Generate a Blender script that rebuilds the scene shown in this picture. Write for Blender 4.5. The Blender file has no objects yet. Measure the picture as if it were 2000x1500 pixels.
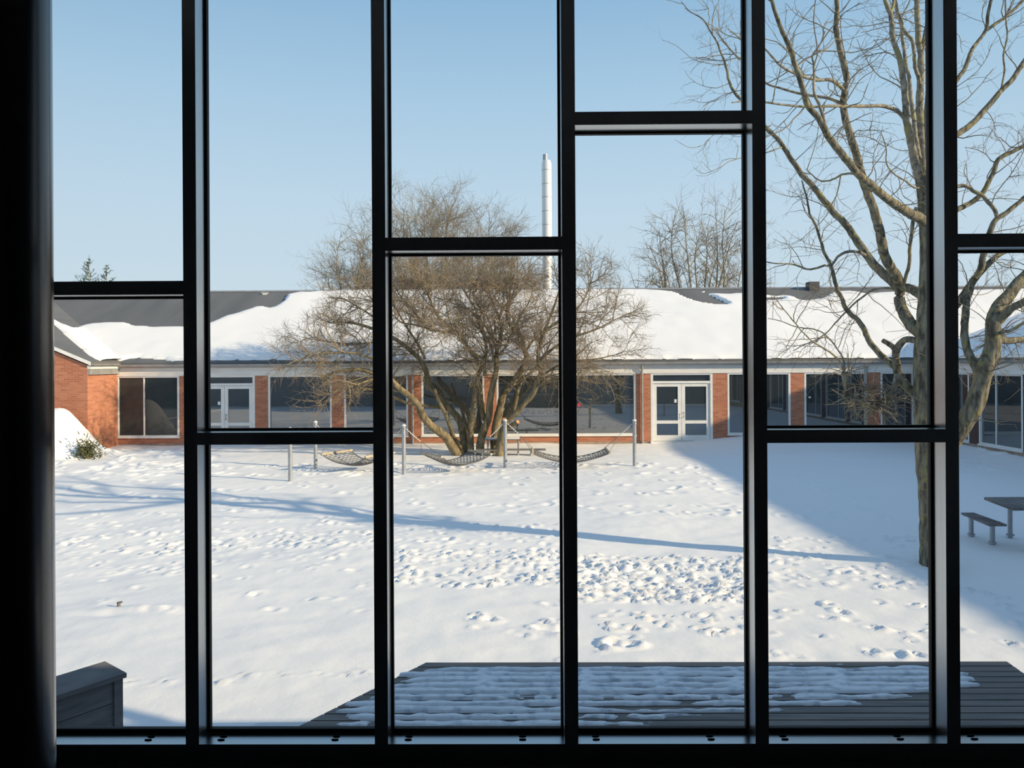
import bpy, math, random
import numpy as np
from mathutils import Vector, Matrix, noise as mnoise
random.seed(7); rng = np.random.default_rng(11)
S = bpy.context.scene
COL = S.collection

# ------------------------------------------------------------------ camera, world, sun, exposure
EYE = 3.10
F = 1450.0
PPX, PPY = 988.0, 708.0
YAW, ROLL = 0.0085, 0.0055
cam_d = bpy.data.cameras.new('camera'); cam = bpy.data.objects.new('camera', cam_d); COL.objects.link(cam)
cam_d.sensor_width = 36.0; cam_d.sensor_fit = 'HORIZONTAL'; cam_d.lens = 36.0*F/2000.0
cam_d.shift_x = (1000-PPX)/2000.0; cam_d.shift_y = (PPY-750)/2000.0
cam_d.clip_start = 0.05; cam_d.clip_end = 600
Rc = Matrix.Rotation(YAW, 3, 'Z') @ Matrix.Rotation(math.pi/2, 3, 'X') @ Matrix.Rotation(-ROLL, 3, 'Z')
cam.matrix_world = Matrix.Translation((0, 0, EYE)) @ Rc.to_4x4()
S.camera = cam

w = bpy.data.worlds.new('sky'); S.world = w; w.use_nodes = True
nt = w.node_tree; nt.nodes.clear()
out = nt.nodes.new('ShaderNodeOutputWorld'); bg = nt.nodes.new('ShaderNodeBackground')
tc = nt.nodes.new('ShaderNodeTexCoord'); sp = nt.nodes.new('ShaderNodeSeparateXYZ'); rp = nt.nodes.new('ShaderNodeValToRGB')
nt.links.new(tc.outputs['Generated'], sp.inputs[0]); nt.links.new(sp.outputs['Z'], rp.inputs[0])
nt.links.new(rp.outputs[0], bg.inputs[0]); nt.links.new(bg.outputs[0], out.inputs[0])
el = rp.color_ramp.elements
el[0].position = 0.0; el[0].color = (.63, .765, .84, 1)
el[1].position = 1.0; el[1].color = (.20, .32, .50, 1)
for p, c in ((.10, (.62, .755, .855)), (.21, (.55, .715, .86)), (.33, (.425, .63, .82)), (.44, (.30, .51, .74)), (.6, (.26, .42, .65)), (.8, (.22, .355, .56))):
    e = el.new(p); e.color = (*c, 1)
bg.inputs[1].default_value = 1.0

SUN = Vector((.928, -.371, .356)).normalized()
sd = bpy.data.lights.new('sun', 'SUN'); sun = bpy.data.objects.new('sun', sd); COL.objects.link(sun)
sd.energy = 6.1; sd.color = (1.0, .79, .51); sd.angle = math.radians(.6)
sun.rotation_euler = SUN.to_track_quat('Z', 'Y').to_euler(); sun.location = (30, -10, 20)

vs = S.view_settings; vs.view_transform = 'Standard'; vs.look = 'None'; vs.gamma = 1.0; vs.exposure = 0.0
try: vs.use_curve_mapping = False
except Exception: pass

# ------------------------------------------------------------------ photo measurements -> places in the world
RcN = np.array(Rc)
def ray(px, py):
    return RcN @ np.array([(px-PPX)/F, (PPY-py)/F, -1.0])
def atY(px, py, Y):                       # the point at distance Y
    d = ray(px, py); t = Y/d[1]; return np.array([d[0]*t, Y, EYE+d[2]*t])
def atZ(px, py, Z=0.0):                   # the point at height Z
    d = ray(px, py); t = (Z-EYE)/d[2]; return np.array([d[0]*t, d[1]*t, Z])
def to_px(P):
    P = np.asarray(P, float); q = (P-np.array([0, 0, EYE])) @ RcN
    return np.stack([PPX+F*q[..., 0]/-q[..., 2], PPY-F*q[..., 1]/-q[..., 2]], -1)

# ------------------------------------------------------------------ materials
def mat(name, col=(.5, .5, .5), rough=.6, metal=0.0, spec=.5, build=None):
    m = bpy.data.materials.new(name); m.use_nodes = True
    b = m.node_tree.nodes['Principled BSDF']
    b.inputs['Base Color'].default_value = (*col, 1); b.inputs['Roughness'].default_value = rough
    b.inputs['Metallic'].default_value = metal; b.inputs['Specular IOR Level'].default_value = spec
    if build: build(m.node_tree, b)
    return m
def N(t, kind, **kw):
    n = t.nodes.new(kind)
    for k, v in kw.items():
        if k in n.inputs: n.inputs[k].default_value = v
        else: setattr(n, k, v)
    return n
def noise_mix(c1, c2, scale=5, lo=.35, hi=.65, detail=6, coord='Object', stretch=None, bump=0, c3=None, s3=1, lo3=.6, hi3=.7):
    def f(t, b):
        tcn = N(t, 'ShaderNodeTexCoord'); v = tcn.outputs[coord]
        if stretch:
            mp = N(t, 'ShaderNodeMapping'); mp.inputs['Scale'].default_value = stretch; t.links.new(v, mp.inputs[0]); v = mp.outputs[0]
        no = N(t, 'ShaderNodeTexNoise', Scale=scale, Detail=detail); t.links.new(v, no.inputs['Vector'])
        r = N(t, 'ShaderNodeValToRGB'); t.links.new(no.outputs['Fac'], r.inputs[0])
        r.color_ramp.elements[0].position = lo; r.color_ramp.elements[0].color = (*c1, 1)
        r.color_ramp.elements[1].position = hi; r.color_ramp.elements[1].color = (*c2, 1)
        o = r.outputs[0]
        if c3:
            n3 = N(t, 'ShaderNodeTexNoise', Scale=s3, Detail=5); t.links.new(tcn.outputs[coord], n3.inputs['Vector'])
            r3 = N(t, 'ShaderNodeMapRange'); r3.inputs[1].default_value = lo3; r3.inputs[2].default_value = hi3; t.links.new(n3.outputs['Fac'], r3.inputs[0])
            mx = N(t, 'ShaderNodeMix', data_type='RGBA'); t.links.new(r3.outputs[0], mx.inputs[0]); t.links.new(o, mx.inputs[6]); mx.inputs[7].default_value = (*c3, 1)
            o = mx.outputs[2]
        t.links.new(o, b.inputs['Base Color'])
        if bump:
            bp = N(t, 'ShaderNodeBump', Strength=bump, Distance=.02); t.links.new(no.outputs['Fac'], bp.inputs['Height']); t.links.new(bp.outputs[0], b.inputs['Normal'])
    return f
def brick_build(t, b):
    tcn = N(t, 'ShaderNodeTexCoord'); s = N(t, 'ShaderNodeSeparateXYZ'); t.links.new(tcn.outputs['Object'], s.inputs[0])
    ad = N(t, 'ShaderNodeMath', operation='ADD'); t.links.new(s.outputs[0], ad.inputs[0]); t.links.new(s.outputs[1], ad.inputs[1])
    cb = N(t, 'ShaderNodeCombineXYZ'); t.links.new(ad.outputs[0], cb.inputs[0]); t.links.new(s.outputs[2], cb.inputs[1])
    br = N(t, 'ShaderNodeTexBrick'); t.links.new(cb.outputs[0], br.inputs['Vector'])
    br.inputs['Scale'].default_value = 1; br.inputs['Brick Width'].default_value = .24; br.inputs['Row Height'].default_value = .075
    br.inputs['Mortar Size'].default_value = .007; br.inputs['Bias'].default_value = -.1
    br.inputs['Color1'].default_value = (.40, .145, .08, 1); br.inputs['Color2'].default_value = (.53, .215, .125, 1); br.inputs['Mortar'].default_value = (.40, .27, .20, 1)
    no = N(t, 'ShaderNodeTexNoise', Scale=2.2, Detail=5); t.links.new(tcn.outputs['Object'], no.inputs['Vector'])
    hs = N(t, 'ShaderNodeMix', data_type='RGBA', blend_type='MULTIPLY'); hs.inputs[0].default_value = .45
    t.links.new(br.outputs[0], hs.inputs[6]); t.links.new(no.outputs['Color'], hs.inputs[7])
    t.links.new(br.outputs[0], b.inputs['Base Color'])
    bp = N(t, 'ShaderNodeBump', Strength=.4, Distance=.01, invert=True); t.links.new(br.outputs['Fac'], bp.inputs['Height']); t.links.new(bp.outputs[0], b.inputs['Normal'])
def snow_build(fine=9.0, strength=.35, dist=.03):
    def f(t, b):
        tcn = N(t, 'ShaderNodeTexCoord'); no = N(t, 'ShaderNodeTexNoise', Scale=fine, Detail=8, Roughness=.62)
        t.links.new(tcn.outputs['Object'], no.inputs['Vector'])
        bp = N(t, 'ShaderNodeBump', Strength=strength, Distance=dist); t.links.new(no.outputs['Fac'], bp.inputs['Height']); t.links.new(bp.outputs[0], b.inputs['Normal'])
    return f
M = {}
M['snow'] = mat('snow', (.87, .88, .885), .85, spec=.15, build=snow_build(6, .22, .03))
M['roof_snow'] = mat('roof_snow', (.87, .875, .88), .9, spec=.1, build=snow_build(2.5, .12, .05))
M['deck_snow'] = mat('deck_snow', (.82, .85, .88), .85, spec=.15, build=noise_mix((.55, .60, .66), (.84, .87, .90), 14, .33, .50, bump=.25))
M['frame'] = mat('anodised_frame', (.4, .41, .42), .27, metal=.9, build=noise_mix((.50, .535, .555), (.58, .60, .615), 3, .3, .7, stretch=(60, 60, 1)))
M['gasket'] = mat('black_rubber', (.012, .014, .016), .6)
M['slot'] = mat('slot_black', (.004, .005, .008), .7)
M['column'] = mat('column_paint', (.012, .008, .013), .20, spec=.45)
M['room'] = mat('room_dark', (.30, .30, .31), .8)
M['room_floor'] = mat('room_floor', (.05, .05, .058), .35)
M['brick'] = mat('red_brick', rough=.9, spec=.2, build=brick_build)
M['plinth'] = mat('plinth_render', (.35, .27, .21), .9, build=noise_mix((.28, .22, .17), (.40, .31, .25), 4))
M['roofing'] = mat('dark_roofing', (.12, .125, .13), .75, build=noise_mix((.115, .12, .125), (.16, .165, .17), 1.3, .3, .7, stretch=(1, .15, .15)))
M['white'] = mat('white_paint', (.80, .80, .77), .5, build=noise_mix((.74, .74, .71), (.82, .82, .80), 3))
M['fascia'] = mat('fascia_white', (.78, .76, .72), .6, build=noise_mix((.70, .68, .63), (.80, .78, .75), 2, stretch=(1, 1, 6)))
M['zinc'] = mat('zinc', (.33, .33, .32), .5, metal=.3, build=noise_mix((.29, .285, .28), (.37, .37, .36), 3))
M['steel'] = mat('galvanised_steel', (.52, .54, .56), .42, metal=.55, build=noise_mix((.34, .36, .38), (.42, .44, .46), 8))
M['cladding'] = mat('grey_cladding', (.12, .13, .13), .7, build=noise_mix((.26, .27, .27), (.31, .32, .32), 3))
M['brown_wall'] = mat('dark_brown_wall', (.09, .05, .042), .8, build=noise_mix((.075, .042, .036), (.11, .062, .052), 6))  # even dark brown for the right wing wall, darker than the red brick
def glass_build(t, b):
    b.inputs['IOR'].default_value = 2.9
M['glass_far'] = mat('dark_window_glass', (.028, .034, .036), .02, build=glass_build)
M['glass_plain'] = mat('plain_window_glass', (.035, .045, .048), .02)
M['curtain'] = mat('curtain', (.10, .12, .12), .9)
M['deck'] = mat('deck_wood', (.19, .17, .15), .8, build=noise_mix((.13, .125, .12), (.25, .225, .20), 3, .3, .7, stretch=(.6, 9, 9), bump=.2))
M['plank'] = mat('grey_timber', (.17, .16, .155), .85, build=noise_mix((.10, .097, .10), (.24, .225, .215), 2.2, .3, .7, stretch=(1.2, 1.2, 7), bump=.3))
M['bark'] = mat('lichen_bark', (.2, .18, .13), .9, spec=.15, build=noise_mix((.075, .068, .052), (.27, .25, .185), 17, .36, .66, stretch=(1, 1, .28), bump=1.0, c3=(.29, .26, .10), s3=8, lo3=.55, hi3=.74))
M['bark_pale'] = mat('pale_bark', (.3, .27, .2), .9, spec=.15, build=noise_mix((.12, .11, .09), (.36, .33, .27), 15, .34, .66, bump=.6, c3=(.30, .27, .13), s3=4, lo3=.52, hi3=.68))
M['twig'] = mat('twig_bark', (.26, .22, .17), .9, spec=.1, build=noise_mix((.17, .145, .12), (.32, .28, .20), 3))
M['bark2'] = mat('olive_bark', (.2, .16, .1), .9, spec=.1, build=noise_mix((.10, .083, .052), (.29, .235, .14), 9, .33, .67, stretch=(1, 1, .4), bump=.6))
M['twig2'] = mat('olive_twig', (.25, .21, .13), .9, spec=.1, build=noise_mix((.225, .175, .125), (.33, .275, .195), 1.2))
M['twig_red'] = mat('reddish_twig', (.24, .15, .11), .9, spec=.1, build=noise_mix((.24, .16, .12), (.31, .22, .16), 1))
M['twig_far'] = mat('far_twig', (.28, .25, .2), .9, spec=.1, build=noise_mix((.25, .22, .18), (.34, .30, .22), .6))
M['needle'] = mat('spruce_needle', (.05, .09, .06), .8)
M['needle2'] = mat('yew_green', (.12, .14, .06), .8, build=noise_mix((.07, .09, .035), (.18, .17, .08), 6))
M['cut'] = mat('fresh_cut_wood', (.62, .30, .12), .8)
M['rope'] = mat('grey_rope', (.17, .165, .155), .9)
M['chain'] = mat('pale_chain', (.62, .62, .60), .5, metal=.3)
M['bar'] = mat('spreader_wood', (.50, .42, .30), .8, build=noise_mix((.40, .34, .25), (.56, .48, .35), 4))
M['pipe_white'] = mat('bright_steel_flue', (.80, .78, .75), .35, metal=.2)
M['seam'] = mat('flue_seam', (.45, .44, .42), .5)
M['dark'] = mat('dark_metal', (.06, .06, .065), .6)
M['red'] = mat('red_sign', (.6, .04, .05), .5)
M['interior'] = mat('interior_wood', (.2, .12, .08), .8)
def pane_mat():
    m = bpy.data.materials.new('clear_glass'); m.use_nodes = True; t = m.node_tree; t.nodes.clear()
    o = t.nodes.new('ShaderNodeOutputMaterial'); mx = t.nodes.new('ShaderNodeMixShader'); tr = t.nodes.new('ShaderNodeBsdfTransparent')
    gl = t.nodes.new('ShaderNodeBsdfGlossy'); fr = t.nodes.new('ShaderNodeFresnel')
    tr.inputs[0].default_value = (.985, .992, .99, 1); gl.inputs['Roughness'].default_value = .0; fr.inputs[0].default_value = 1.35
    t.links.new(fr.outputs[0], mx.inputs[0]); t.links.new(tr.outputs[0], mx.inputs[1]); t.links.new(gl.outputs[0], mx.inputs[2]); t.links.new(mx.outputs[0], o.inputs[0])
    return m
M['pane'] = pane_mat()

# ------------------------------------------------------------------ mesh helpers
class MB:
    def __init__(s): s.v = []; s.f = []; s.nv = 0; s.sm = []
    def add(s, v, f, smooth=False):
        v = np.asarray(v, float).reshape(-1, 3); s.v.append(v)
        f = np.asarray(f, int); s.f.append(f+s.nv); s.nv += len(v); s.sm.append(np.full(len(f), smooth))
    def box(s, x0, x1, y0, y1, z0, z1, rz=0, c=None):
        v = np.array([(x, y, z) for x in (x0, x1) for y in (y0, y1) for z in (z0, z1)], float)
        if rz:
            c = np.array(c if c is not None else ((x0+x1)/2, (y0+y1)/2)); d = v[:, :2]-c; cs, sn = math.cos(rz), math.sin(rz)
            v[:, 0] = c[0]+d[:, 0]*cs-d[:, 1]*sn; v[:, 1] = c[1]+d[:, 0]*sn+d[:, 1]*cs
        s.add(v, [(0, 1, 3, 2), (4, 6, 7, 5), (0, 4, 5, 1), (2, 3, 7, 6), (0, 2, 6, 4), (1, 5, 7, 3)])
    def hexa(s, b, t):                    # b, t: four corners each, counter-clockwise
        s.add(list(b)+list(t), [(3, 2, 1, 0), (4, 5, 6, 7), (0, 1, 5, 4), (1, 2, 6, 5), (2, 3, 7, 6), (3, 0, 4, 7)])
    def prism(s, poly, ax, a0, a1):       # poly in the two other axes, extruded along ax
        n = len(poly); v = []
        for a in (a0, a1):
            for p in poly:
                q = list(p); q.insert(ax, a); v.append(q)
        v = np.array(v, float)
        for i in range(n):
            j = (i+1) % n
            s.add(v[[i, j, j+n, i+n]], [(0, 1, 2, 3)])
        for off, rev in ((0, 1), (n, 0)):
            c = v[off:off+n]
            cen = c.mean(0)
            for i in range(n):
                tri = [cen, c[i], c[(i+1) % n]]
                s.add(tri[::-1] if rev else tri, [(0, 1, 2, 2)])
    def tube(s, P, R, k=6, cap=True):
        P = np.asarray(P, float); R = np.broadcast_to(np.asarray(R, float), (len(P),)); n = len(P)
        T = np.empty_like(P); T[1:-1] = P[2:]-P[:-2]; T[0] = P[1]-P[0]; T[-1] = P[-1]-P[-2]
        T /= np.linalg.norm(T, axis=1, keepdims=True)+1e-9
        ref = np.array([0, 0, 1.]) if abs(T[:, 2]).mean() < .8 else np.array([0, 1., 0])
        A = np.cross(T, ref); A /= np.linalg.norm(A, axis=1, keepdims=True)+1e-9; B = np.cross(T, A)
        th = np.arange(k)*2*math.pi/k
        V = P[:, None]+R[:, None, None]*(np.cos(th)[None, :, None]*A[:, None]+np.sin(th)[None, :, None]*B[:, None])
        i = np.arange(n-1)[:, None]*k; j = np.arange(k)[None]; j2 = (j+1) % k
        Fq = np.stack([i+j, i+k+j, i+k+j2, i+j2], -1).reshape(-1, 4)
        s.add(V.reshape(-1, 3), Fq, True)
        if cap and k > 3:
            for e, rv in ((0, 0), (n-1, 1)):
                vv = np.vstack([P[e], V[e]]); f = [(0, 1+a, 1+(a+1) % k, 1+(a+1) % k) for a in range(k)]
                if rv: f = [(q[0], q[2], q[1], q[1]) for q in f]
                s.add(vv, f)
    def cyl(s, x, y, z0, z1, r, k=20): s.tube([(x, y, z0), (x, y, z1)], r, k)
    def build(s, name, m, parent=None, mats=None):
        V = np.vstack(s.v); Fq = np.vstack(s.f); sm = np.concatenate(s.sm)
        tri = Fq[:, 2] == Fq[:, 3]
        ln = np.where(tri, 3, 4).astype(np.int32); st = np.concatenate([[0], np.cumsum(ln)[:-1]]).astype(np.int32)
        mask = np.ones(Fq.shape, bool); mask[tri, 3] = False
        me = bpy.data.meshes.new(name); me.vertices.add(len(V)); me.vertices.foreach_set('co', V.ravel().astype(np.float32))
        me.loops.add(int(ln.sum())); me.loops.foreach_set('vertex_index', Fq[mask].astype(np.int32))
        me.polygons.add(len(Fq)); me.polygons.foreach_set('loop_start', st); me.polygons.foreach_set('loop_total', ln)
        me.polygons.foreach_set('use_smooth', sm); me.update(calc_edges=True); me.validate()
        me.materials.append(m)
        o = bpy.data.objects.new(name, me); COL.objects.link(o)
        if parent is not None: put(o, parent)
        return o
def put(o, parent):
    o.parent = parent
    o.matrix_parent_inverse = parent_world(parent).inverted()
def parent_world(p):
    mtx = Matrix.LocRotScale(p.location, p.rotation_euler, p.scale)
    return mtx if p.parent is None else parent_world(p.parent) @ p.matrix_parent_inverse @ mtx
def tag(o, label=None, cat=None, group=None, kind=None):
    if label: o['label'] = label
    if cat: o['category'] = cat
    if group: o['group'] = group
    if kind: o['kind'] = kind
    return o
def thing(name, loc, label=None, cat=None, group=None, kind=None):
    o = bpy.data.objects.new(name, None); COL.objects.link(o); o.location = loc; o.empty_display_size = .1
    return tag(o, label, cat, group, kind)
def vnoise(x, y, sc, seed=0):             # smooth value noise on arrays
    x = np.asarray(x)/sc+seed*17.31; y = np.asarray(y)/sc+seed*9.77
    xi = np.floor(x).astype(np.int64); yi = np.floor(y).astype(np.int64); fx = x-xi; fy = y-yi
    fx = fx*fx*(3-2*fx); fy = fy*fy*(3-2*fy)
    def h(a, b):
        n = (a*374761393+b*668265263+seed*1442695) & 0x7fffffff; n = ((n ^ (n >> 13))*1274126177) & 0x7fffffff
        return ((n ^ (n >> 16)) & 0xffff)/65535.0
    return (h(xi, yi)*(1-fx)+h(xi+1, yi)*fx)*(1-fy)+(h(xi, yi+1)*(1-fx)+h(xi+1, yi+1)*fx)*fy

# ================================================================== THE ROOM AND ITS GLAZED WALL
D0 = 2.794                                # room side face of the mullions
DG = D0+.088                              # glass
PITCH = .7155
mid = atY(1112, 700, D0)[0]
MX = [mid+PITCH*(i-3) for i in range(0, 7)]     # mullion centres, the first behind the column
ZS = atY(1000, 1453.2, D0)[2]             # top edge of the bottom rail
FLOOR_Z = 1.60; TOPZ = 4.66
def struct(o, label=None): o['kind'] = 'structure'; (label and o.__setitem__('label', label)); return o
RX0, RX1, RY0 = -3.0, 3.0, -5.0
b = MB(); b.box(RX0-.2, RX1+.2, RY0-.2, 2.96, FLOOR_Z-.2, FLOOR_Z); struct(b.build('floor', M['room_floor']))
b = MB(); b.box(RX0-.2, RX1+.2, RY0-.2, 3.0, TOPZ+.02, TOPZ+.2); struct(b.build('ceiling', M['room']))
b = MB(); b.box(RX0-.2, RX1+.2, RY0-.2, RY0, FLOOR_Z, TOPZ+.02); struct(b.build('wall_back', M['room']))
b = MB(); b.box(RX0-.2, RX0, RY0, 2.96, FLOOR_Z, TOPZ+.02); struct(b.build('wall_left', M['room']))
b = MB(); b.box(RX1, RX1+.2, RY0, 2.96, FLOOR_Z, TOPZ+.02); struct(b.build('wall_right', M['room']))
b = MB(); b.box(RX0, MX[0]-.025, D0, 2.96, FLOOR_Z, TOPZ+.02); b.box(MX[6]+.025, RX1, D0, 2.96, FLOOR_Z, TOPZ+.02)
struct(b.build('wall_front', M['room']))
HW = .0251
for i, x in enumerate(MX):
    b = MB(); b.box(x-HW, x+HW, D0, DG-.004, FLOOR_Z, TOPZ+.02); b.box(x-HW+.009, x+HW-.009, DG+.018, DG+.034, FLOOR_Z, TOPZ+.02)
    struct(b.build('trim_%d' % (i+1), M['frame']), 'dark grey metal mullion running the full height of the glazed wall')
GW = .0085                                # rubber gasket reveal beside the glass
# transom front edge (top, bottom) per bay, measured at mid bay
tr = {1: (549.3, 576.0), 2: (844.4, 868.2), 3: (463.0, 488.7), 4: (217.0, 242.8), 5: (839.0, 864.6), 6: (456.2, 482.5)}
midpx = {1: 219, 2: 558, 3: 927, 4: 1297, 5: 1669, 6: 1936}
wlab = {1: 'glazing bay beside the dark column, crossbar above the far roof', 2: 'glazing bay with crossbar low over the hammocks, left of the tree',
        3: 'glazing bay framing the many stemmed tree and the flue', 4: 'glazing bay with the highest crossbar, framing the white double door',
        5: 'glazing bay in front of the big tree trunk with low crossbar', 6: 'glazing bay at the right edge framing the picnic table'}
for n in range(1, 7):
    x0, x1 = MX[n-1]+HW, MX[n]-HW
    r = thing('window_%d' % n, ((x0+x1)/2, D0, FLOOR_Z), wlab[n], None, None, 'structure')
    zt, zb = (atY(midpx[n], p, D0)[2] for p in tr[n])
    b = MB(); b.box(x0, x1, D0, DG-.004, zb, zt); b.box(x0, x1, DG+.018, DG+.034, zb+.009, zt-.009); b.build('transom', M['frame'], r)
    b = MB(); b.box(x0, x1, D0, DG-.004, FLOOR_Z, ZS); b.box(x0, x1, DG+.018, DG+.034, FLOOR_Z-.1, ZS-.01); b.build('bottom_rail', M['frame'], r)
    b = MB(); b.box(x0, x1, D0, DG-.004, TOPZ-.05, TOPZ+.02); b.build('top_rail', M['frame'], r)
    for (za, zc, nm) in ((ZS, zb, 'lower_pane'), (zt, TOPZ-.05, 'upper_pane')):
        g = MB()
        ys = (DG-.0038, DG+.0178)
        gb = .017 if nm == 'lower_pane' else GW
        g.box(x0, x0+GW, *ys, za, zc); g.box(x1-GW, x1, *ys, za, zc); g.box(x0+GW, x1-GW, *ys, za, za+gb); g.box(x0+GW, x1-GW, *ys, zc-GW, zc)
        p = MB(); p.box(x0+GW, x1-GW, DG+.0, DG+.006, za+gb, zc-GW); po = p.build(nm, M['pane'], r)
        g.build('gasket', M['gasket'], po)
    for k, fx in enumerate((.112, .112+.655)):                       # drainage slot caps on the bottom rail, second of each pair modelled as its reflection
        cx = x0-0.003+fx*.8*(x1-x0)/.8
        b = MB()
        for dy, dx in ((.031, .0), (.055, .0)):
            th = np.linspace(-1, 1, 7)
            P = np.stack([cx+dx+.013*th, np.full(7, D0+dy)+.002*th**2, np.full(7, ZS+.0012)], -1)
            b.tube(P, .0042*np.sqrt(1-.6*th**2), 8)
        b.build('slot_cap_and_reflection', M['slot'], r)
b = MB(); b.tube([(-1.382, 1.85, FLOOR_Z), (-1.382, 1.85, TOPZ+.02)], .2, 64)
o = b.build('round_column', M['column']); tag(o, 'dark round column inside the room at the left edge of the picture', 'column')

# ================================================================== SNOW FIELD
DFAR = 28.0
gx = np.arange(-19.5, 19.51, .048); gy = [2.96]
while gy[-1] < 28.4: gy.append(gy[-1]+.026+.0028*(gy[-1]-3))
gy = np.array(gy)
X, Y = np.meshgrid(gx, gy)
Z = .10*(vnoise(X, Y, 5, 1)-.5)+.05*(vnoise(X, Y, 1.7, 2)-.5)+.022*(vnoise(X, Y*1.6, .6, 3)-.5)+.008*(vnoise(X, Y, .19, 4)-.5)
PXY = None
def zone(c, r, power=2):                  # soft elliptical zone round world point c
    return np.exp(-(((X-c[0])/r[0])**2+((Y-c[1])/r[1])**2)**(power/2))
marks = []
def scatter(n, px0, px1, py0, py1, dep, rad):
    for _ in range(n):
        p = atZ(random.uniform(px0, px1), random.uniform(py0, py1)); marks.append((p[0], p[1], dep*random.uniform(.5, 1.3), rad*random.uniform(.7, 1.3)))
scatter(420, 1120, 1480, 1085, 1180, .085, .05); scatter(200, 760, 1120, 1075, 1150, .06, .05)
scatter(90, 760, 1110, 1020, 1100, .035, .07); scatter(120, 80, 740, 1000, 1120, .04, .07); scatter(90, 80, 740, 1035, 1080, .06, .06)
scatter(110, 1490, 1830, 1045, 1150, .045, .06); scatter(34, 1500, 2000, 1160, 1290, .06, .055); scatter(30, 1180, 1480, 1200, 1245, .08, .045)
scatter(70, 1100, 1700, 925, 1010, .04, .12); scatter(80, 100, 1100, 930, 1000, .035, .12); scatter(18, 100, 730, 1120, 1200, .035, .06)
scatter(60, 80, 400, 880, 930, .09, .16); scatter(90, 400, 1400, 905, 930, .05, .14); scatter(9, 780, 1120, 1180, 1270, .05, .055)
scatter(20, 1880, 2000, 880, 920, .07, .12)
def line(a, c, n, dep, rad):
    A, B = atZ(*a), atZ(*c)
    for i in range(n):
        q = A+(B-A)*i/(n-1); marks.append((q[0]+random.uniform(-.05, .05), q[1]+random.uniform(-.05, .05), dep*random.uniform(.7, 1.3), rad))
line((470, 1325), (730, 1322), 14, .028, .035); line((410, 1337), (445, 1337), 3, .04, .035); line((243, 1336), (315, 1335), 4, .04, .035)
line((930, 1214), (960, 1216), 3, .07, .07); line((1185, 1266), (1225, 1268), 3, .07, .08); line((1055, 1236), (1100, 1238), 3, .07, .08)
line((1580, 940), (1720, 1010), 14, .05, .09); line((1100, 1295), (1400, 1190), 6, .04, .05); line((1860, 1150), (1960, 1165), 6, .06, .06)
ZM = np.zeros_like(Z); KM = .72
for (mx, my, dp, rd) in marks:
    i0, i1 = np.searchsorted(gx, [mx-rd*4, mx+rd*4]); j0, j1 = np.searchsorted(gy, [my-rd*4, my+rd*4])
    if i1 <= i0 or j1 <= j0: continue
    a = random.uniform(0, math.pi); xx = X[j0:j1, i0:i1]-mx; yy = Y[j0:j1, i0:i1]-my
    u = (xx*math.cos(a)+yy*math.sin(a))/(rd*1.25); v = (-xx*math.sin(a)+yy*math.cos(a))/(rd*.75); r2 = u*u+v*v
    rag = .55+.9*vnoise(xx+mx, yy+my, rd*.55, 8)
    up_ = rag*(.2+.8*np.clip(.5+.5*np.cos(np.arctan2(v, u)-random.uniform(0, 6.3)), 0, 1))
    ZM[j0:j1, i0:i1] += dp*KM*(-.75*np.exp(-r2*1.1)+.85*np.exp(-((np.sqrt(r2)-1.5)/.5)**2)*up_)
Z += .06*np.tanh(ZM/.06)
Qg = to_px(np.stack([X, Y, np.zeros_like(X)], -1)); gx_, gy_ = Qg[..., 0], Qg[..., 1]
ej = 26*(vnoise(X, Y, .9, 57)-.5)
def band(x0, x1, y0, y1): return np.clip((gx_-x0)/60, 0, 1)*np.clip((x1-gx_)/60, 0, 1)*np.clip((gy_-y0-ej)/30, 0, 1)*np.clip((y1+ej-gy_)/30, 0, 1)
bd = np.maximum.reduce([band(1060, 1560, 1080, 1185), .7*band(740, 1160, 1075, 1160), .55*band(0, 780, 1015, 1110), .35*band(700, 1100, 1010, 1080), .4*band(1450, 1850, 1040, 1140), .35*band(0, 1500, 880, 925)])
fn = vnoise(X, Y, .13, 51)*.55+vnoise(X, Y, .07, 52)*.45
patch = np.clip((vnoise(X, Y, .45, 53)-.40)*3.5, 0, 1)
Z += bd*patch*.042*(np.clip(fn-.42, 0, 1)*2.4)
# drifts: against the far facade on the right, mound at the left gable, rim along the walls
c = atZ(1500, 868)
Z += .28*np.clip((X-6.5)/2.5, 0, 1)*np.clip(1-(X-12.5)/3.5, 0, 1)*np.exp(-((Y-27.8)/1.3)**2)
Z += .04*np.exp(-((Y-28.2)/1.0)**2)
Z += .10*(vnoise(X, Y, .5, 12))*np.exp(-((Y-25.6)/1.2)**2)*np.clip(-(X+9)/3, 0, 1)
Z += .25*np.exp(-((X-15.6)/1.0)**2)*np.clip((Y-8)/4, 0, 1)
m0 = atY(112, 880, 24.9)
XX = X-m0[0]; Z += (1.62+.16*(vnoise(X, Y, .7, 14)-.5))*np.exp(-((np.abs(XX-.05)/np.where(XX > 0, .86, 1.3))**2.2+(np.abs(Y-25.05)/.95)**2.4))
Z += .10*np.exp(-(((XX-1.5)/.6)**2+((Y-25.2)/.5)**2))
# a hollow ring round the small stake
st = atZ(232, 1188); Z += .05*np.exp(-(((X-st[0]-.35)/.5)**2+((Y-st[1]+.12)/.12)**2))-.03*np.exp(-(((X-st[0])/.35)**2+((Y-st[1]+.25)/.1)**2))
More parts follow.
